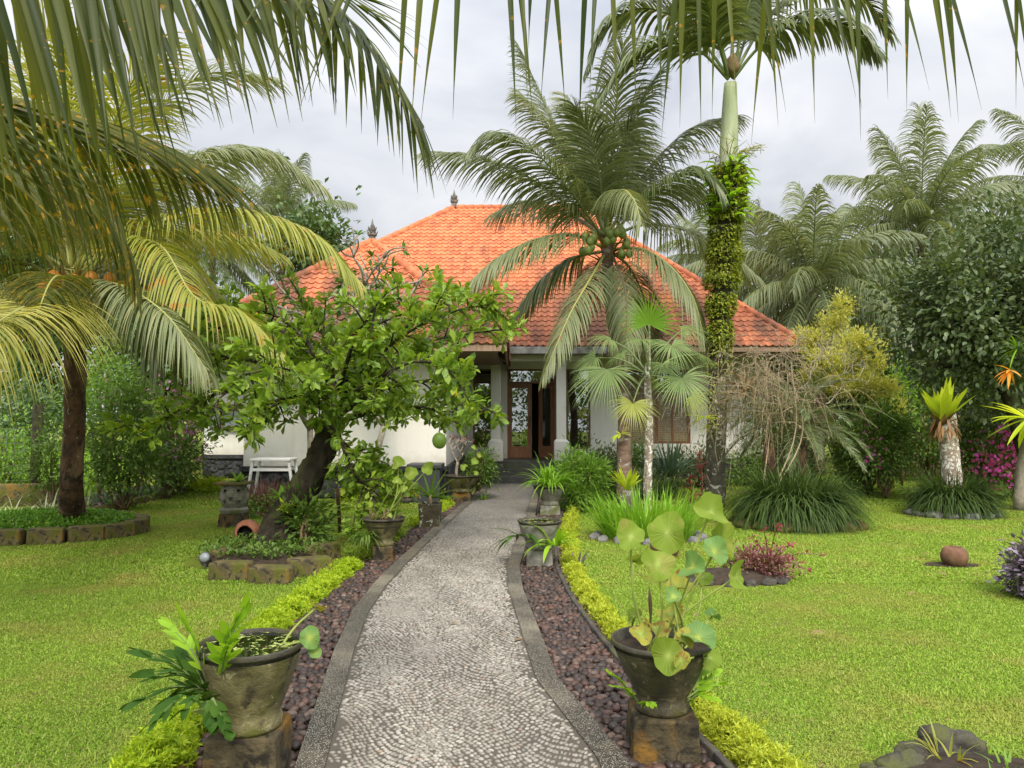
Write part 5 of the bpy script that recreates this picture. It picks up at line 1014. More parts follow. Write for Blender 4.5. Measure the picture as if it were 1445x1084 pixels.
clump('spider_plant', 'arching strap leaf plant in the footed grey pot', 'plant', c + UP * .3, 90, .62, .035, 'iris', 21, .14, (.5, 1.45), 2.0, 7)
shrub('fern', 'soft yellow green fern bush beside the footed grey pot', 'fern', c + [.55, .6, .35], (.45, .4, .42), 50, 2800, .1, .12, 'lightleaf', 22, .3, base=c + [.55, .6, -.18])
# dark box planter by the wall, terracotta pot
c = np.array([P(601, 660, 15.0)[0], 15.0, 0.0]); t = thing('box_planter', 'tall dark grey box planter with a flat lid against the house base', 'planter', c); mb = MB(); box(mb, c[0] - .30, c[0] + .30, 14.75, 15.3, 0, .66); mb.build('box', M['darkplastic'], t, smooth=False, bevel=.015)
mb = MB(); box(mb, c[0] - .34, c[0] + .34, 14.71, 15.34, .661, .75); mb.build('lid', M['darkplastic'], t, smooth=False, bevel=.02)
c = np.array([P(572, 690, 14.7)[0], 14.7, .0]); stone_pot('clay_pot', 'orange terracotta flowerpot beside the dark box planter', c + UP * .12, .15, .24, 'terracotta', 'soil', 8, .68, rimmat='terracotta'); mb = MB(); rock(mb, c + [0, 0, .06], [.14, .14, .065], 1, 2, .2); tag(mb.build('stone', M['rockdark']), 'flat dark stone under the orange terracotta flowerpot', 'stone')
clump('dried_plant', 'wilted brown plant beside the orange terracotta flowerpot', 'plant', c + [-.22, .05, 0], 40, .45, .03, 'dead', 23, .08, (.9, 1.5), 1.2, 4)

# ---------------------------------------------------------------- beds, blocks, ornaments
def blocks(pts, size, mat, label, seed, group, cat='block'):
    rs = rng(seed); proto = None
    for i, (x, y, rz) in enumerate(pts):
        if proto is None:
            V, Fc = ICO[4]; q = np.sign(V) * np.abs(V) ** .22; q = q / np.abs(q).max(0); q *= np.array(size) / 2 * np.array([1 + .02 * mnoise.noise(Vector(v) * 3) for v in V])[:, None]; mb = MB(); mb.add(q + [0, 0, size[2] / 2 - .02], Fc); proto = o = tag(mb.build('edging_block', M[mat]), label, cat, group)
        else: o = dup(proto)
        o.location = (x, y, -.01 + rs.uniform(-.015, .01)); o.rotation_euler = (rs.normal() * .03, rs.normal() * .03, rz + rs.normal() * .04); o.scale = (rs.uniform(.92, 1.06), 1, rs.uniform(.9, 1.05))
bx, by = G(105, 748)[0] - .25, G(105, 748)[1] - .35
ring = [(bx + 1.32 * cos(a), by + .98 * sin(a), math.atan2(.98 * cos(a), -1.32 * sin(a))) for a in np.linspace(0, 2 * pi, 17, endpoint=False)]
blocks(ring, (.43, .2, .24), 'block', 'mossy sandstone block edging the round bed of the yellowing palm', 1, 'blocks round the palm bed')
rs = rng(31); n = 9000; a = rs.uniform(0, 2 * pi, n); rr = np.sqrt(rs.random(n)); p = np.stack([bx + 1.24 * rr * np.cos(a), by + .9 * rr * np.sin(a), .17 + .1 * (1 - rr ** 2) + rs.uniform(-.05, .05, n)], 1)
mb = MB(); leaves(mb, p, rdir(rs, n) + UP * .3, UP + rs.normal(size=(n, 3)) * .5, .05 * rs.uniform(.6, 1.3, n), .034, 'obo'); tag(mb.build('ground_cover_foliage', M['cover']), kind='stuff')
mb = MB(); lathe(mb, [(1.0, .0), (.95, .14), (.6, .2), (0, .24)], (0, 0, 0), 32); V = mb.V[0] * [1.24, .9, 1] + [bx, by, 0]; mb.V = [V]; tag(mb.build('soil', M['soil']), kind='structure')
k = rs.choice(n, 26); mb = MB(); leaves(mb, p[k] + UP * .05, rdir(rs, 26) + UP, rdir(rs, 26), .035, .03); tag(mb.build('yellow_blossoms', M['petal']), kind='stuff')
b = G(388, 782); tx, ty = b[0] + .05, b[1] - .4
blocks([(G(327, 818)[0], G(327, 818)[1], .0), (G(383, 822)[0], G(383, 822)[1], -.05), (G(432, 812)[0] + .03, G(432, 812)[1], .5), (G(455, 790)[0], G(455, 790)[1], 1.1), (G(316, 795)[0], G(316, 795)[1], 1.5)], (.42, .2, .22), 'block', 'mossy sandstone block edging the bed of the leaning calabash tree', 2, 'blocks round the calabash bed')
mb = MB(); lathe(mb, [(1.0, .0), (.95, .09), (.6, .12), (0, .15)], (0, 0, 0), 32); V = mb.V[0] * [.72, .7, 1] + [tx - .05, ty + .1, 0]; mb.V = [V]; tag(mb.build('soil', M['soil']), kind='structure')
rs = rng(32); n = 1500; a = rs.uniform(0, 2 * pi, n); rr = np.sqrt(rs.random(n)); p = np.stack([tx - .05 + .75 * rr * np.cos(a), ty + .1 + .7 * rr * np.sin(a), .12 + rs.uniform(0, .08, n)], 1); mb = MB(); leaves(mb, p, rdir(rs, n) + UP * .5, UP, .06, .035, 'obo'); tag(mb.build('weeds', M['midleaf']), kind='stuff')
shrub('bush', 'leafy green bush at the foot of the leaning calabash trunk', 'bush', P(432, 745, 9.4), (.28, .25, .32), 26, 900, .1, .11, 'midleaf', 33, .5, base=G(430, 785))
clump('birds_nest_fern', 'small yellow green fern perched on the calabash trunk', 'fern', P(402, 722, 9.35), 16, .24, .05, 'nest', 35, .03, (.3, 1.4), 1.0, 5, prof=[.3, .8, 1, .7, .03], stem=False)
clump('birds_nest_fern', 'pale fern rosette higher up against the calabash trunk', 'fern', P(398, 703, 9.5), 14, .22, .045, 'iris', 36, .03, (.4, 1.4), 1.2, 5, prof=[.3, .8, 1, .7, .03], stem=False)
mb = MB(); tube(mb, curve([G(480, 752), P(478, 720, 10.3), P(476, 690, 10.4)], 8), [.03, .025], 7); t = tag(mb.build('sapling', M['clay']), 'thin bare reddish stem standing on the lawn behind the calabash tree', 'sapling')
# pierced lantern
c = G(330, 742); pedestal('ochre stained block under the pierced stone lantern', c, .34, .2, 'pedestal', 9, .1, 1.15); c = c + UP * .2
t = thing('stone_lantern', 'round pierced stone lantern with a flat mossy lid on an ochre block', 'lantern', c)
mb = MB(); pr = [(0, .0), (.19, .0), (.21, .05), (.19, .08), (.15, .085), (.16, .1), (.19, .15), (.205, .20), (.21, .25), (.205, .31), (.19, .36), (.16, .42), (.15, .42), (.17, .3), (.17, .15), (.13, .11), (0, .105)]
lathe(mb, pr, c, 24, skip=lambda i, j: (i in (6, 9)) and (j % 4 in (0,)) or (i == 7 and j % 8 in (2,))); mb.build('body', M['potgrey'], t, smooth=False)
mb = MB(); lathe(mb, [(0, .11), (.165, .12), (.165, .4)], c, 20); mb.build('hollow_shade', M['black'], t)  # black shell paints the shade seen through the pierced body
mb = MB(); box(mb, c[0] - .24, c[0] + .24, c[1] - .22, c[1] + .22, c[2] + .425, c[2] + .465); mb.build('lid', M['block'], t, smooth=False, bevel=.012)
clump('sapling', 'little leafy seedling growing on the lantern lid', 'plant', c + [.05, 0, .46], 12, .24, .07, 'lightleaf', 37, .02, (.3, 1.4), .8, 5, prof=[.2, .9, 1, .7, .03], stem=False)
# broken terracotta jar, spot light, grass tuft
c = G(350, 775); mb = MB(); t = thing('broken_jar', 'broken terracotta jar with an open mouth beside the leaning trunk', 'jar', c)
lathe(mb, [(.02, .28), (.12, .26), (.16, .18), (.165, .1), (.12, .02), (.1, .02), (.14, .1), (.14, .18), (.1, .24)], (0, 0, 0), 20, wob=.02); V = mb.V[0]; V = np.stack([V[:, 0], V[:, 2] - .14, V[:, 1]], 1) + c + [0, 0, .20]; mb.V = [V]; mb.build('body', M['terracotta'], t)
mb = MB(); rock(mb, c + [.0, .02, .2], [.12, .08, .12], 3, 2, .2); mb.build('hollow_shade', M['black'], t); mb = MB(); rock(mb, c + [.0, .05, .03], [.16, .12, .07], 4, 3, .2); mb.build('base', M['terracotta'], t)  # black lump paints the shade inside the jar's mouth
c = G(289, 803); t = thing('garden_spotlight', 'small round silver spotlight standing on the lawn', 'spotlight', c); mb = MB(); a = c + UP * .12; d = nrm(np.array([.1, -1, .35])); tube(mb, [a + d * -.09, a, a + d * .02], [.04, .055, .062], 16); mb.build('housing', M['lampbody'], t)
mb = MB(); tube(mb, [a + d * .012, a + d * .03], [.05, .048], 16); mb.build('lens', M['lens'], t); mb = MB(); tube(mb, [c, a - d * .05], .012, 6); mb.build('stake', M['lampbody'], t)
clump('grass_tuft', 'small weed with broad leaves beside the round spotlight', 'weed', G(308, 806), 16, .16, .04, 'lightleaf', 38, .04, (.4, 1.4), 1.0, 4, prof=[.3, .9, 1, .6, .05])
clump('grass_tuft', 'tuft of brownish purple grass behind the stone lantern', 'grass tuft', G(372, 722), 700, .62, .012, 'brownred', 39, .42, (.7, 1.5), .8, 4, fold=0)
shrub('bush', 'low green bush below the brownish purple grass', 'bush', G(385, 730) + UP * .14, (.4, .3, .16), 20, 900, .07, .07, 'midleaf', 40)
# white bench frame
YB = 14.2; t = thing('garden_bench', 'white metal bench frame with slanted legs by the side wall', 'bench', P(385, 670, YB)); x0, x1 = P(362, 650, YB)[0], P(412, 650, YB)[0]; z1, z0 = P(385, 651, YB)[2], P(385, 662, YB)[2]
for y in (YB - .2, YB + .2):
    for x, dx in ((x0, -.12), (x1, .12)): mb = MB(); bar(mb, [x, y, z1 + .02], [x + dx, y, .02], .045, .045); mb.build('leg', M['steel'], t, smooth=False)
    mb = MB(); bar(mb, [x0 - .05, y, z0], [x1 + .05, y, z0], .04, .05); mb.build('rail', M['steel'], t, smooth=False)
mb = MB(); box(mb, x0 - .04, x1 + .04, YB - .26, YB + .26, z1 + .02, z1 + .06); mb.build('seat', M['steel'], t, smooth=False, bevel=.008)
# round clay jar lying in the lawn
c = G(1347, 798); t = thing('clay_jar', 'round brown clay jar half sunk in the open lawn', 'jar', c); mb = MB(); lathe(mb, [(.07, -.02), (.11, .015), (.135, .07), (.138, .12), (.115, .18), (.078, .205), (.07, .2), (.065, .15), (.0, .145)], c, 28, wob=.015); mb.build('body', M['clay'], t)
mb = MB(); disc(mb, (c[0], c[1], c[2] + .152), .068, 20); mb.build('hollow_shade', M['black'], t)  # black disc paints the shade down inside the jar
mb = MB(); rs = rng(2); a = np.linspace(0, 2 * pi, 20, endpoint=False); rr = 1 + rs.normal(size=20) * .1; mb.add(np.stack([c[0] - .02 + (.30) * rr * np.cos(a), c[1] + .02 + .15 * rr * np.sin(a), np.full(20, .006)], 1), [list(range(20))]); tag(mb.build('ground', M['soil']), kind='structure'); BEDS.append((c[0] - .02, c[1] + .02, .34, .2))

# ---------------------------------------------------------------- islands of strap leaves
def rock_ring(label, group, cx, cy, rx, ry, n, size, mat, seed, cat='rock', a0=0, a1=2 * pi):
    rs = rng(seed); protos = []
    for i in range(n):
        a = a0 + (a1 - a0) * (i + .5) / n
        if i < 3:
            mb = MB(); rock(mb, [0, 0, 0], [size, size * .75, size * .62], seed + i, 3, .35); o = tag(mb.build('edging_rock', M[mat]), label, cat, group); protos.append(o)
        else: o = dup(protos[i % 3])
        o.location = (cx + rx * cos(a), cy + ry * sin(a), size * .22); o.rotation_euler = (0, 0, a + pi / 2 + rs.normal() * .3); s = rs.uniform(.75, 1.25); o.scale = (s, s, s)
c = G(1122, 742); BEDS.append((c[0], c[1], .95, .75)); clump('mondo_grass', 'large dome of dark arching strap leaves under the dry twig bush', 'plant', c + UP * .22, 3600, .82, .02, 'mondo', 41, .6, (.35, 1.5), 2.5, 7, fold=0, squash=.8)
mb = MB(); lathe(mb, [(1.0, 0), (1.0, .2), (.9, .26), (0, .34)], (0, 0, 0), 32, wob=.03); V = mb.V[0] * [.86, .68, 1] + c; mb.V = [V]; tag(mb.build('island', M['soil']), kind='structure'); rock_ring('low mossy rock edging the island under the dry twig bush', 'rocks round the twig bush island', c[0], c[1], .88, .70, 17, .15, 'block', 42)
c = G(1345, 727); BEDS.append((c[0], c[1], .75, .6)); clump('mondo_grass', 'dome of dark strap leaves round the stump with the nest fern', 'plant', c + UP * .18, 2600, .66, .02, 'mondo', 43, .42, (.35, 1.5), 2.5, 7, fold=0, squash=.75)
mb = MB(); lathe(mb, [(1.0, 0), (1.0, .16), (.9, .2), (0, .28)], (0, 0, 0), 32, wob=.03); V = mb.V[0] * [.62, .5, 1] + c; mb.V = [V]; tag(mb.build('island', M['soil']), kind='structure'); rock_ring('low grey rock edging the island of the palm stump', 'rocks round the stump island', c[0], c[1], .66, .52, 14, .12, 'rockgrey', 44)
# stump with bird's nest fern
YS = 12.9; t = thing('palm_stump', 'cut palm stump carrying a big yellow green nest fern', 'stump', G(1343, 726)); mb = MB(); tube(mb, curve([G(1343, 726), P(1343, 660, YS), P(1338, 620, YS), P(1336, 582, YS)], 16), [.17, .15, .145, .14], 14, 0, .08); mb.build('trunk', M['white_bark'], t)
mb = MB(); n = 70; rs = rng(8); a = rs.uniform(0, 2 * pi, n); straps(mb, np.repeat([P(1333, 600, YS - .05)], n, 0) + np.stack([np.cos(a) * .16, np.sin(a) * .16, rs.uniform(-.1, .1, n)], 1), np.stack([np.cos(a) * .5, np.sin(a) * .5, -np.ones(n)], 1), .22, .05, .2, 3); mb.build('dry_skirt', M['nest_dry'], t)
def nest(label, c, n, L, w, mat, seed, el=(.75, 1.45), droop=.8): return clump('birds_nest_fern', label, 'fern', c, n, L, w, mat, seed, .05, el, droop, 7, prof=[.35, .75, 1, .95, .6, .04], fold=.35, stem=False)
tn = nest('big yellow green nest fern sitting on top of the cut palm stump', P(1330, 598, YS - .05), 30, .74, .115, 'nest', 45, (.85, 1.5), .55)
mb = MB(); n = 26; rs = rng(46); a = rs.uniform(0, 2 * pi, n); straps(mb, np.repeat([P(1331, 600, YS - .09)], n, 0), np.stack([np.cos(a), np.sin(a), rs.uniform(.5, 4, n)], 1), rs.uniform(.25, .45, n), .085, .6, 6, prof=[.4, 1, .9, .5, .05], fold=.3); mb.build('dry_leaf', M['nest_dry'], tn)
# fern on the low stump left of the fan palm
c = G(882, 716); t = thing('stump', 'short mossy stump under the yellow nest fern', 'stump', c + [-.05, -.5, 0]); mb = MB(); tube(mb, [c + [-.05, -.5, 0], c + [-.05, -.5, .25], c + [-.03, -.5, .36]], [.13, .12, .1], 10, 0, .1); mb.build('trunk', M['white_bark'], t)
mb = MB(); disc(mb, tuple(c + [-.03, -.5, .362]), .09, 12); mb.build('top', M['dead'], t)
nest('bright yellow nest fern beside the trunk of the nut bearing palm', c + [-.03, -.5, .36], 26, .46, .09, 'nest', 46)
c = G(914, 760); BEDS.append((c[0], c[1], .72, .5)); clump('iris_clump', 'bright green upright strap leaf clump at the foot of the fan palm', 'plant', c, 420, .72, .026, 'iris', 47, .6, (.75, 1.5), .9, 6, squash=.6, fold=.3)
rock_ring('grey stone edging the bright strap leaf clump of the fan palm', 'stones round the bright clump', c[0], c[1], .72, .5, 13, .10, 'rockgrey', 48)
mb = MB(); rock(mb, G(938, 785) + UP * .1, [.17, .14, .15], 5, 3, .12); tag(mb.build('boulder', M['clay']), 'smooth reddish boulder before the bright strap leaf clump', 'boulder')
# dry twig bush with grey dead branches
YD = 13.0; base = G(1100, 745) + [0, .3, .2]; t = thing('dry_bush', 'tangled dry bush of bare twigs arching over the strap leaf island', 'bush', base); rs = rng(51)
mb = MB()
for i in range(3):
    e = P(rs.uniform(1060, 1120), rs.uniform(490, 560), YD + rs.uniform(-.5, .5)); m = (base + e) / 2 + rs.normal(size=3) * .15 + UP * .15; tube(mb, curve([base + rs.normal(size=3) * [.1, .1, 0], m, e], 12), [.015, .010, .006], 6, 0, .1)
mb.build('stem', M['twig'], t)
mb = MB()
for i in range(360):
    a = np.array(P(rs.normal(1072, 36), rs.normal(552, 30), YD - .2 + rs.normal() * .45)); dx = rs.normal() * .45; L = rs.uniform(.4, 1.3); d0 = np.array([dx, rs.normal() * .3, rs.uniform(-.1, .55)]); tube(mb, curve([a, a + d0 * L * .5, a + d0 * L * .8 - UP * L * .35, a + d0 * L - UP * L * rs.uniform(.5, 1.0)], 9), [.006, .003], 3)
mb.build('twigs', M['twig'], t)
n = 1500; p = np.array([P(rs.normal(1080, 44), rs.normal(575, 36), YD + rs.normal() * .5) for _ in range(n)]); mb = MB(); leaves(mb, p, rdir(rs, n) - UP * .5, UP, .06, .022); mb.build('foliage', M['coco_pale'], t)
t = thing('dead_branch', 'forked grey dead branches reaching above the dry bush', 'branch', P(1110, 600, YD + .5)); mb = MB()
def deadb(p, d, L, r, dep):
    q = p + d * L; tube(mb, curve([p, (p + q) / 2 + rs.normal(size=3) * L * .1, q], 6), [r, r * .7], 6)
    if dep:
        for k in range(2 + (rs.random() < .4)): deadb(q, nrm(d + nrm(rs.normal(size=3)) * .85 + UP * .1), L * rs.uniform(.6, .9), r * .68, dep - 1)
for u, v, dx in ((1105, 545, -.1), (1128, 550, .5), (1165, 570, .8)): deadb(np.array(P(u, v, YD + .4)), nrm(np.array([dx, 0, .8])), .40, .013, 4); mb.build('limb', M['grey_bark'], t); mb = MB()
nest('brown grassy air plant caught in the dry twigs beside the creeper trunk', P(1052, 552, YD - .3), 60, .5, .03, 'dead', 52, (-.2, 1.2), .6)
# feathery date palms behind
def cycad(label, c, n, L, seed, mat='agave', el=(.3, 1.2), droop=1.6, ll=.26, parts=True, cat='palm', name='date_palm'):
    rs = rng(seed); t = thing(name, label, cat, (c[0], c[1], 0)); mb = MB(); tube(mb, curve([(c[0], c[1], 0), (c[0], c[1], c[2] * .5), tuple(c)], 8), [.16, .14, .1], 10, 0, .15); mb.build('trunk', M['palm_bark_dark'], t)
    for i in range(n):
        mb = MB(); frond(mb, arch(c, i * 2.4 + rs.normal() * .2, rs.uniform(*el), L * rs.uniform(.8, 1.1), droop), ll, n=48, width=.018, droop=.5, spread=55, tip=20, segs=2, lift=.3, rad=.016, seed=seed + i, fold=0); mb.build('frond', [M[mat], M['rachis_green']], t)
cycad('feathery grey green palm arching behind the dry twig bush', P(1128, 600, 13.3), 34, 1.5, 60, 'coco', el=(.0, 1.25))
cycad('low feathery palm behind the trunk with creeper', P(1085, 610, 15.5), 20, 1.3, 61, 'coco')

# red leaved bed on the lawn behind the lotus
c = G(1040, 822); BEDS.append((c[0] - .3, c[1] + .1, .62, .4)); BEDS.append((c[0] + .1, c[1] + .1, .42, .33))
mb = MB(); lathe(mb, [(1.0, 0), (.95, .05), (.6, .09), (0, .11)], (0, 0, 0), 28, wob=.05); V = mb.V[0] * [.56, .26, 1] + [c[0] - .06, c[1] + .12, 0]; mb.V = [V]; tag(mb.build('soil', M['soil']), kind='structure')
rock_ring('dark jagged rock edging the red leaved bed behind the lotus', 'rocks round the red bed', c[0] - .06, c[1] + .11, .57, .27, 17, .07, 'rockdark', 62)
shrub('red_bush', 'low bush of dark red and pinkish leaves in the small rocky bed', 'bush', G(1072, 815) + UP * .1, (.32, .22, .15), 44, 2600, .055, .045, 'redpink', 63, .5, base=G(1070, 815))
t = thing('red_bush', 'sprawling stems with crimson leaves reaching over the lawn from the rocky bed', 'bush', G(1085, 815)); mb = MB(); Pl = []; rs = rng(3)
for u, v in ((1160, 783), (1140, 805), (1098, 742), (1078, 748), (1115, 770), (1130, 795), (1060, 760)):
    q = curve([G(1085, 815) + UP * .1, (G(1085, 815) + P(u, v, 7.2)) / 2 + UP * .12, P(u, v, 7.2 + rs.normal() * .1)], 10); tube(mb, q, [.006, .003], 4); Pl += [q[i] for i in range(4, 10)] + [q[-1]] * 2
mb.build('stem', M['redpink'], t); mb = MB(); leaves(mb, Pl, rdir(rs, len(Pl)) + UP * .3, rdir(rs, len(Pl)), rs.uniform(.03, .07, len(Pl)), .028); mb.build('foliage', M['red'], t)
shrub('bush', 'little yellow green weed bush in the small rocky bed', 'bush', G(1035, 812) + UP * .12, (.16, .13, .12), 14, 260, .05, .06, 'lightleaf', 64, .5)
clump('croton_plant', 'purple leaved seedling at the edge of the golden hedge', 'plant', G(815, 800), 22, .2, .03, 'purple', 65, .03, (.2, 1.3), .9, 4, prof=[.3, .9, 1, .6, .05])
# cordylines
for i, (u, v, Y, h, lab) in enumerate(((990, 722, 14.0, 1.0, 'slim cordyline stem with dark red leaves beside the creeper trunk'), (975, 725, 13.6, .62, 'short red leaved cordyline left of the taller one'))):
    c = G(u, v); t = thing('cordyline', lab, 'plant', c); mb = MB(); tube(mb, curve([c, c + [.02, 0, h * .5], c + [0, 0, h]], 6), .011, 5); mb.build('stem', M['cane'], t); mb = MB(); rs = rng(i); n = 34; z = rs.uniform(.25, 1, n) * h; a = rs.uniform(0, 2 * pi, n)
    straps(mb, c + np.stack([0 * z, 0 * z, z], 1), np.stack([np.cos(a), np.sin(a), rs.uniform(.2, 1, n)], 1), rs.uniform(.12, .24, n), .045, .9, 4, prof=[.3, 1, 1, .6, .03]); mb.build('foliage', M['red'], t)
# ferns hanging on the creeper trunk
nest('yellow fern clinging low on the creeper trunk', P(992, 590, YM - .3), 12, .34, .07, 'nest', 66, (-.6, .6), .9)
nest('small yellow fern on the lower front of the creeper trunk', P(1005, 600, YM - .35), 9, .28, .06, 'nest', 67, (-.8, .5), .7)
nest('yellow fern on the trunk of the nut bearing palm', P(876, 612, YC - .3), 9, .26, .06, 'nest', 68, (-.5, .9), .7)
# purple bush and rocks at the lawn's near edge
c = G(1478, 845); shrub('purple_bush', 'dense purple leaved bush at the edge of the lawn', 'bush', c + UP * .2, (.32, .28, .22), 60, 2600, .07, .065, 'purple', 70, .75, 'bent'); BEDS.append((c[0], c[1], .35, .3))
clump('grass_tuft', 'thin green grass blades above the purple bush', 'grass tuft', c + [-.05, .1, .2], 30, .4, .014, 'iris', 71, .12, (.5, 1.4), 1.4, 5, stem=False)
c = G(1345, 1095); mb = MB(); lathe(mb, [(1.0, 0), (.9, .05), (.55, .10), (0, .13)], (0, 0, 0), 28, wob=.05); V = mb.V[0] * [.75, .42, 1] + [c[0] + .12, c[1] - .28, 0]; mb.V = [V]; tag(mb.build('soil', M['soil']), kind='structure'); BEDS.append((c[0] + .1, c[1] - .22, .72, .46))
rs = rng(72)
for i, (u, v, s) in enumerate(((1262, 1078, .10), (1243, 1092, .09), (1292, 1058, .10), (1335, 1040, .12), (1358, 1046, .11), (1280, 1075, .11), (1232, 1080, .07))):
    mb = MB(); g = G(u, v + 25); rock(mb, g + UP * s * .3, [s * 1.05, s * .8, s * .75], 20 + i, 4, .32); tag(mb.build('edging_rock', M['rockdark']), 'dark lava rock edging the mound at the lower corner of the lawn', 'rock', 'rocks of the corner mound')
for i in range(9):
    clump('grass_tuft', 'tuft of coarse grass on the earth mound behind the dark rocks', 'grass tuft', [c[0] + rs.uniform(-.3, .6), c[1] - .2 + rs.uniform(-.22, .2), .08], 16, .15, .012, 'lightleaf' if i % 2 else 'coco_yellow', 73 + i, .08, (.5, 1.4), 1.2, 4, 'tufts on the corner mound', stem=False)

# ---------------------------------------------------------------- planting before the house
sh = lambda lab, u, v, Y, ru, rv, mat, seed, n=1800, L=.11, cl=.16, nc=40, **k: shrub(k.pop('name', 'bush'), lab, k.pop('cat', 'bush'), P(u, v, Y), (rp(ru, Y), k.pop('ry', rp(ru, Y) * .8), rp(rv, Y)), nc, n, cl, L, mat, seed, base=(P(u, v, Y)[0], Y, 0), **k)
sh('dark green bush under the large glazed front right of the porch', 842, 668, 17.2, 34, 26, 'dkleaf', 80, 2600, .10)
sh('rounded green bush beneath the wooden windows', 890, 655, 17.6, 30, 22, 'midleaf', 81, 2000, .09)
clump('agave', 'blue green spiky agave beneath the wooden windows', 'agave', (P(945, 650, 17.0)[0], 17.0, .35), 90, .9, .06, 'agave', 82, .1, (.3, 1.45), .5, 4, prof=[.7, 1, .8, .5, .03])
sh('dark shrub between the agave and the creeper trunk', 985, 665, 18.2, 40, 24, 'dkleaf', 83, 2600, .10)
sh('low dark shrub along the wall right of the creeper trunk', 1050, 662, 18.6, 38, 24, 'midleaf', 84, 2200, .10)
clump('mondo_grass', 'dark strap leaf clump beside the golden hedge end', 'plant', G(850, 705), 500, .6, .022, 'mondo', 85, .5, (.4, 1.5), 2.0, 5, fold=0, squash=.6)
clump('mondo_grass', 'dark strap leaf clump behind the yellow nest fern', 'plant', G(905, 703), 500, .62, .022, 'mondo', 86, .6, (.4, 1.5), 2.0, 5, fold=0, squash=.6)
sh('low leafy bush beside the porch steps', 815, 672, 17.4, 16, 22, 'lightleaf', 87, 1100, .1)
clump('spider_plant', 'little striped strap leaf plant by the bowl planter', 'plant', G(683, 708), 22, .3, .03, 'lightleaf', 88, .05, (.4, 1.3), 1.2, 5)
sh('mixed dark shrub in the bed right of the porch', 925, 690, 16.6, 44, 16, 'dkleaf', 89, 2200, .09)

# ---------------------------------------------------------------- planting along the right side
sh('dark leafy shrub behind the strap leaf island', 1225, 645, 16.5, 44, 52, 'midleaf', 100, 3600, .12, .2)
sh('bougainvillea bush with magenta bracts behind the strap leaf island', 1248, 625, 15.6, 34, 46, 'midleaf', 101, 3600, .10, .17, name='bougainvillea', blossom=('pink', 60, .085, .6), bias=(-1, -.7, .1))
sh('green creeper covered bush behind the palm stump', 1310, 590, 20.0, 46, 70, 'midleaf', 102, 4600, .12, .24)
sh('bougainvillea bush with magenta bracts at the far edge of the lawn', 1392, 640, 15.4, 42, 44, 'midleaf', 103, 3800, .10, .19, name='bougainvillea', blossom=('pink', 650, .09, .9), bias=(.4, -1, .2))
sh('very dark shrub below the broad crowned tree', 1345, 545, 22.0, 90, 60, 'dkleaf', 104, 4200, .16, .3)
sh('dark shrub behind the second bougainvillea', 1440, 590, 18.0, 60, 80, 'midleaf', 105, 4600, .14, .3)
sh('dark leafy shrub hanging below the broad crowned tree', 1395, 565, 15.5, 70, 40, 'dkleaf', 113, 3200, .14, .25)
sh('low shrub closing the lawn right of the palm stump', 1420, 690, 16.5, 40, 26, 'dkleaf', 106, 2200, .12, .18)
sh('thin green climber rising beside the golden shrub', 1270, 560, 18.6, 16, 60, 'lightleaf', 107, 1500, .10, .16)
sh('shady bush behind the low feathery palm', 1110, 640, 20.0, 50, 40, 'dkleaf', 108, 2600, .13, .2)
t = thing('elephant_ear', 'broad leaved elephant ear plants at the far edge of the lawn', 'plant', G(1430, 705)); rs = rng(9)
for i in range(12):
    c = P(rs.uniform(1398, 1470), rs.uniform(650, 692), 15.6 + rs.normal() * .3); lotus_leaf(t, c, (rs.normal() * .4, -.7, .6), rs.uniform(.14, .24), 'midleaf' if i % 3 else 'lotus_cool', G(1430, 705) + [rs.normal() * .2, rs.normal() * .2, 0], 300 + i, .1)
def gold_shrub():
    Y = 17.0; rs = rng(55); t = thing('golden_shrub', 'tall layered shrub with golden yellow foliage against the palms', 'shrub', (P(1195, 600, Y)[0], Y, 0)); mb = MB(); mbs = MB(); base = np.array([P(1195, 600, Y)[0], Y, 0])
    for u, v, ru, rv, n in ((1145, 478, 24, 9, 500), (1190, 432, 8, 16, 260), (1178, 455, 20, 8, 380), (1205, 480, 28, 9, 600), (1222, 512, 26, 10, 600), (1165, 505, 26, 10, 500), (1240, 550, 24, 12, 600), (1195, 540, 36, 14, 800), (1262, 580, 16, 8, 300), (1232, 492, 16, 6, 300), (1205, 515, 20, 10, 400), (1150, 530, 20, 10, 300)):
        c = P(u, v, Y + rs.normal() * .3); q, p, out = cloud(rs, c, (rp(ru, Y), rp(ru, Y), rp(rv, Y)), 16, n * 2, .09, .3); leaves(mb, p, out * .7 + [rs.normal() * .2, 0, .25] + rs.normal(size=p.shape) * .3, UP + rs.normal(size=p.shape) * .4, .10, .035); tube(mbs, curve([base, (base + c) / 2 + rs.normal(size=3) * .2, c], 10), [.035, .02, .01], 6)
    mb.build('foliage', M['goldshrub'], t); mbs.build('stem', M['twig'], t)
gold_shrub()
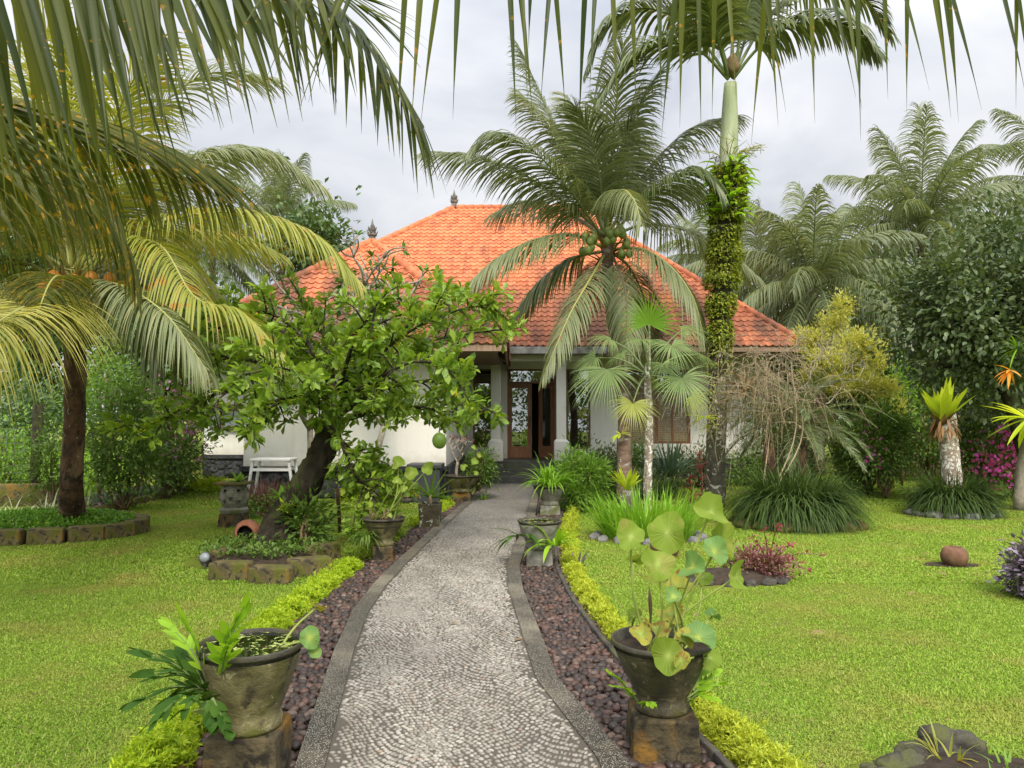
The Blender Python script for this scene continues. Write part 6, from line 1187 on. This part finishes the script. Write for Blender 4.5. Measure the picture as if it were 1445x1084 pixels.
# broad dark tree
def broad_tree(label, base, limbs, Y, mat, seed, L, wr=.55, nclump=90, nleaf=9000, cr=.3, c=None, r=None, bark='dark_bark', tr=.22, tm='ell', name='broadleaf_tree'):
    rs = rng(seed); t = thing(name, label, 'tree', base); mb = MB(); mid = np.array(c) - UP * r[2] * .5
    tube(mb, curve([base, (np.array(base) + mid) / 2 + rs.normal(size=3) * .1, mid], 14), [tr, tr * .7, tr * .5], 12, 0, .1); q, p, out = cloud(rs, c, r, nclump, nleaf, cr, .25)
    for e in q[:limbs]: tube(mb, curve([mid - UP * .2, (mid + e) / 2 + rs.normal(size=3) * np.array(r) * .1, e], 9), [tr * .4, tr * .2, .012], 6)
    mb.build('trunk', M[bark], t); mb = MB(); n = len(p); leaves(mb, p, out + rs.normal(size=(n, 3)) * .5 - UP * .25, UP + rs.normal(size=(n, 3)) * .5, L * rs.uniform(.6, 1.25, n), L * wr, tm); mb.build('crown', M[mat], t); return t
YD2 = 13.6
broad_tree('broad tree with dark glossy leaves standing before the far palms', P(1475, 690, YD2) * [1, 1, 0], 34, YD2, 'dkleaf', 110, .125, .6, 140, 14000, .23, P(1400, 440, YD2), (rp(150, YD2), 1.6, rp(135, YD2)))
t = thing('orchid', 'spiky green orchid with orange dried leaf hanging from the dark tree', 'plant', P(1440, 490, 12.2)); mb = MB(); rs = rng(5); n = 26; a = rs.uniform(0, 2 * pi, n); straps(mb, np.repeat([P(1436, 492, 12.2)], n, 0), np.stack([np.cos(a), .4 * np.sin(a), rs.uniform(-.4, .9, n)], 1), rs.uniform(.3, .6, n), .028, .9, 6); mb.build('foliage', M['iris'], t)
mb = MB(); a = P(1425, 522, 12.2); straps(mb, np.repeat([a], 12, 0), np.stack([rs.uniform(-1, .2, 12), rs.normal(size=12) * .3, rs.uniform(-.5, .3, 12)], 1), rs.uniform(.2, .4, 12), .05, .6, 4); M['orange_leaf'] = leafmat('orange dried leaf', [(.5, .2, .03), (.62, .30, .05)], .3); mb.build('dried_leaf', M['orange_leaf'], t)
nest('yellow green nest fern hanging at the edge beside the dark tree', P(1452, 590, 12.0), 26, .62, .10, 'nest', 111, (-1.2, 1.3), .7)
t = thing('bare_trunk', 'pale slanting trunk beneath the hanging nest fern', 'trunk', G(1440, 720)); mb = MB(); tube(mb, curve([G(1437, 720), P(1442, 650, 13.5), P(1455, 600, 13.0)], 8), [.1, .08, .07], 8, 0, .1); mb.build('stem', M['grey_bark'], t); mb = MB(); tube(mb, [P(1442, 650, 13.5), P(1470, 610, 13.6)], [.04, .02], 6); mb.build('branch', M['grey_bark'], t)
# bamboo fence
t = thing('bamboo_fence', 'weathered bamboo fence half hidden behind the bougainvillea bushes', 'fence', (P(1330, 640, 21.5)[0], 21.5, 0)); x0, x1 = P(1215, 640, 21.5)[0], P(1480, 640, 21.5)[0]; mb = MB()
for x in np.arange(x0, x1, .07): tube(mb, [[x, 21.5 + rng(int(x * 99)).normal() * .01, 0], [x, 21.5, 1.75 + rng(int(x * 99)).normal() * .04]], .032, 6)
mb.build('slats', M['bamboo'], t)
for z in (.4, 1.4): mb = MB(); tube(mb, [[x0, 21.45, z], [x1, 21.45, z]], .03, 6); mb.build('rail', M['bamboo'], t)

# ---------------------------------------------------------------- far palms and trees
def far_palm(label, u, v, Y, n, L, seed, el=(-.5, 1.45), droop=1.7, mat='coco_far', ll=1.1, nl=70, w=.038, r=.16, base_u=None, name='coconut_palm', group=None):
    rs = rng(seed); c = np.array(P(u, v, Y)); bx_ = P(base_u or u, v, Y)[0]; t = thing(name, label, 'palm', (bx_, Y, 0), group); mb = MB(); tube(mb, curve([(bx_, Y, 0), ((bx_ + c[0]) / 2 + .1, Y, c[2] * .5), c], 14), [r * 1.3, r, r * .8], 10, 0, .06); mb.build('trunk', M['palm_bark'], t)
    els = np.linspace(el[1], el[0], n)
    for i in range(n):
        mb = MB(); frond(mb, arch(c, i * 2.399 + seed, els[i] + rs.normal() * .08, L * rs.uniform(.85, 1.1), droop * rs.uniform(.8, 1.2)), ll, n=nl, width=w, droop=2.2, spread=58, tip=16, segs=4, lift=-.1, rad=.03, seed=seed * 50 + i, fold=0, t0=.12); mb.build('frond', [M[mat], M['rachis_green']], t)
far_palm('tall coconut palm rising behind the broad dark tree', 1300, 330, 24, 36, 3.9, 1, (-.35, 1.5), 1.3)
far_palm('coconut palm with a low spreading crown behind the golden shrub', 1148, 408, 22, 34, 3.5, 2, (-.7, 1.5), 1.5)
far_palm('coconut palm crown just behind the right end of the roof', 1075, 400, 27, 24, 3.2, 3, (-.5, 1.4), 1.4)
far_palm('coconut palm reaching in beyond the dark tree', 1500, 275, 25, 24, 3.6, 4, (-.4, 1.4), 1.3)
far_palm('coconut palm hidden low between the two far palms', 1230, 440, 26, 24, 3.3, 5, (-.6, 1.4), 1.4)
far_palm('distant palm top above the roof of the side wing', 398, 312, 34, 24, 3.2, 6, (-.4, 1.5), 1.3)
far_palm('distant palm behind the wing roof beside a leafy tree', 300, 360, 32, 24, 3.4, 7, (-.4, 1.5), 1.3)
far_palm('far palm showing between the roof and the creeper trunk', 1010, 372, 33, 22, 3.2, 8, (-.4, 1.4), 1.4)
def bt(lab, u, v, Y, ru, rv, mat, seed, n=3500, L=.3, nc=70, cr=.5): c = P(u, v, Y); return broad_tree(lab, (c[0], Y, 0), 10, Y, mat, seed, L, .55, nc, n, cr, c, (rp(ru, Y), rp(ru, Y) * .8, rp(rv, Y)), tm='bent')
M['fartree'] = leafmat('far tree leaf', [(.045, .08, .03), (.07, .115, .04), (.095, .145, .05)], .25)
M['plum2'] = leafmat('bright tree leaf', [(.07, .13, .03), (.11, .19, .035), (.15, .23, .05)], .3)
bt('leafy tree behind the wing roof', 440, 345, 27, 40, 36, 'fartree', 120, 2600, .28)
bt('dark tree at the far end of the side garden', 240, 500, 24, 70, 110, 'fartree', 121, 5000, .3)
bt('tall tree beyond the wire fence', 60, 440, 30, 110, 150, 'fartree', 122, 6000, .36)
bt('broad tree far beyond the side field', -80, 470, 34, 120, 130, 'plum2', 123, 5000, .36)
bt('tree behind the trunk of the yellowing palm', 160, 400, 36, 120, 140, 'fartree', 124, 6000, .38)
bt('far tree behind the golden shrub', 1200, 520, 30, 90, 70, 'fartree', 125, 4000, .32)
bt('far tree under the tall coconut palm', 1290, 480, 30, 100, 90, 'fartree', 126, 4500, .32)
bt('far tree behind the broad dark tree', 1400, 480, 30, 100, 110, 'fartree', 127, 4500, .32)
bt('far tree right of the roof end', 1100, 520, 32, 60, 60, 'fartree', 128, 3000, .32)
bt('far tree beyond the bamboo fence', 1520, 470, 30, 90, 130, 'fartree', 129, 4000, .34)
rs = rng(131); mb = MB(); n = 15000; x = rs.uniform(-75, 75, n); hgt = 5.5 + 2.2 * np.sin(x * .21) + 1.4 * np.sin(x * .53 + 1); p = np.stack([x, 52 + rs.normal(size=n) * 1.5, hgt * rs.random(n) ** .6], 1)
leaves(mb, p, rdir(rs, n) - [0, .8, -.3], rdir(rs, n) + UP, rs.uniform(.5, 1.0, n), .42); tag(mb.build('far_woods', M['fartree']), kind='stuff')
M['field'] = leafmat('rice field', [(.16, .27, .03), (.22, .34, .04)], .3)
rs = rng(130); n = 40000; x = rs.uniform(-34, -8.6, n); y = rs.uniform(15, 42, n); k = x < -.46 * y - 1.0; mb = MB(); e = rs.uniform(.8, 1.4, n); a = rs.uniform(0, 6.3, n); straps(mb, np.stack([x, y, 0 * x], 1)[k], np.stack([np.cos(a) * np.cos(e), np.sin(a) * np.cos(e), np.sin(e)], 1)[k], .6, .05, .5, 2); tag(mb.build('field_grass', M['field']), kind='stuff')

# ---------------------------------------------------------------- the side garden on the left
sh('tall flowering shrub with mauve bracts at the corner of the house', 238, 615, 15.6, 46, 66, 'midleaf', 140, 3800, .10, .22, name='flowering_shrub', blossom=('mauve', 260, .085, .9), bias=(.3, -.6, .6))
sh('large loose green shrub behind the trunk of the yellowing palm', 180, 620, 13.6, 52, 80, 'midleaf', 141, 5200, .095, .2, blossom=('mauve', 30, .06, 1))
sh('bright green shrub left of the flowering shrub', 145, 560, 15.2, 45, 50, 'lightleaf', 142, 2600, .09, .2)
sh('dark shrub behind the wire fence', 30, 585, 19, 60, 46, 'fartree', 143, 2600, .14, .25)
sh('pale green bush at the fence line', 15, 640, 15.0, 30, 45, 'lightleaf', 144, 1500, .10, .2)
sh('small green bush between the fence and the palm trunk', 75, 650, 13.8, 28, 36, 'midleaf', 145, 1500, .09, .16)
sh('dense shrub between the flowering shrub and the house wall', 252, 645, 16.6, 26, 42, 'dkleaf', 146, 2200, .10, .18)
i = 0
pts = ground_line([(-30, 752), (20, 742), (66, 733), (112, 722), (150, 714), (186, 705), (215, 699), (245, 692)])
for q in pts:
    i += 1; clump('spider_plant', 'striped spider plant in the row along the stone edging', 'plant', q + [-.12, .22, .0], 70, .5, .022, 'spider' if i < 5 else 'agave', 150 + i, .18, (.3, 1.4), 1.9, 5, 'spider plants along the side bed', fold=.2)
blocks([(x, y, math.atan2(*(np.array([.34, .8])[::-1]))) for x, y in [(p_[0] + .08, p_[1] - .02) for p_ in curve(ground_line([(-40, 768), (66, 742), (150, 720), (215, 704), (262, 692)]), 20)]], (.42, .14, .16), 'block', 'low mossy stone edging the side bed of spider plants', 3, 'stones along the side bed')
mb = MB(); V = np.array([[*(p_[:2]), .004] for p_ in curve(ground_line([(-60, 775), (66, 742), (150, 720), (262, 690)]), 20)]); V2 = V + [-1.6, 1.2, 0]; mb.add(np.vstack([V, V2]), [[j, j + 1, j + 21, j + 20] for j in range(19)]); tag(mb.build('ground', M['soil']), kind='structure')
mb = MB(); a_, b_ = P(-60, 690, 14.2), P(100, 690, 14.4); bar(mb, [a_[0], 14.2, .2], [b_[0], 14.4, .2], .2, .42); tag(mb.build('garden_wall', M['block'], bevel=.02), 'low mossy wall below the wire fence', 'wall')
t = thing('wire_fence', 'old wire mesh fence on dark posts before the green field', 'fence', P(40, 640, 14.6) * [1, 1, 0])
for u in (-60, 50): mb = MB(); c = P(u, 640, 14.6); tube(mb, [[c[0], 14.6, 0], [c[0] + .02, 14.6, 1.9]], .09, 8, 0, .15); mb.build('post', M['dark_bark'], t)
mb = MB(); x0, x1 = P(-60, 640, 14.6)[0], P(110, 640, 14.6)[0]
for z in np.arange(.45, 1.5, .14): tube(mb, [[x0, 14.55, z], [x1, 14.55, z]], .004, 4)
for x in np.arange(x0, x1, .16): tube(mb, [[x, 14.555, .4], [x, 14.555, 1.45]], .004, 4)
mb.build('mesh', M['fencewire'], t)

# the garden behind the viewer, mirrored in the door and window glass
rs = rng(132); mb = MB(); n = 16000; x = rs.uniform(-20, 20, n); hgt = 6.0 + 1.8 * np.sin(x * .7) + 1.2 * np.sin(x * 1.7 + 1); p = np.stack([x, -13 + rs.normal(size=n) * 1.2, hgt * rs.random(n) ** .7], 1)
leaves(mb, p, rdir(rs, n) + [0, .8, .3], rdir(rs, n) + UP, rs.uniform(.25, .5, n), .22); tag(mb.build('garden_woods', M['midleaf']), kind='stuff')

# ---------------------------------------------------------------- fallen leaves
proto = None; rs = rng(200)
for (u, v) in ((1040, 678), (1215, 688), (1277, 690), (1428, 762), (1315, 782), (1322, 808), (1445, 790), (1230, 800), (490, 715), (165, 780), (186, 795), (350, 905), (725, 904), (727, 706), (633, 880), (1165, 893), (1290, 835), (985, 870)):
    g = G(u, v, .05)
    if proto is None: mb = MB(); leaves(mb, [[0, 0, 0]], [[1, 0, .1]], [[0, 0, 1]], .11, .05, 'ell'); proto = o = tag(mb.build('fallen_leaf', M['dead']), 'small dry brown leaf fallen on the lawn or path', 'leaf', 'fallen dry leaves')
    else: o = dup(proto)
    o.location = tuple(g); o.rotation_euler = (rs.normal() * .2, rs.normal() * .2, rs.uniform(0, 6)); s = rs.uniform(.6, 1.1); o.scale = (s, s, s)
rs = rng(201); mb = MB(); n = 1500; y = 3.4 + 15 * rs.random(n) ** 1.4; x = rs.uniform(-1, 1, n) * (y * .7); k = (x < xat(HL, y) - .2) | (x > xat(HR, y) + .2)
leaves(mb, np.stack([x, y, np.full(n, .022)], 1)[k], (rdir(rs, n) * [1, 1, .3])[k], (rdir(rs, n) * .5 + UP)[k], (rs.uniform(.012, .04, n))[k], .012, 'dia'); tag(mb.build('leaf_litter', M['dead']), kind='stuff')
grass()
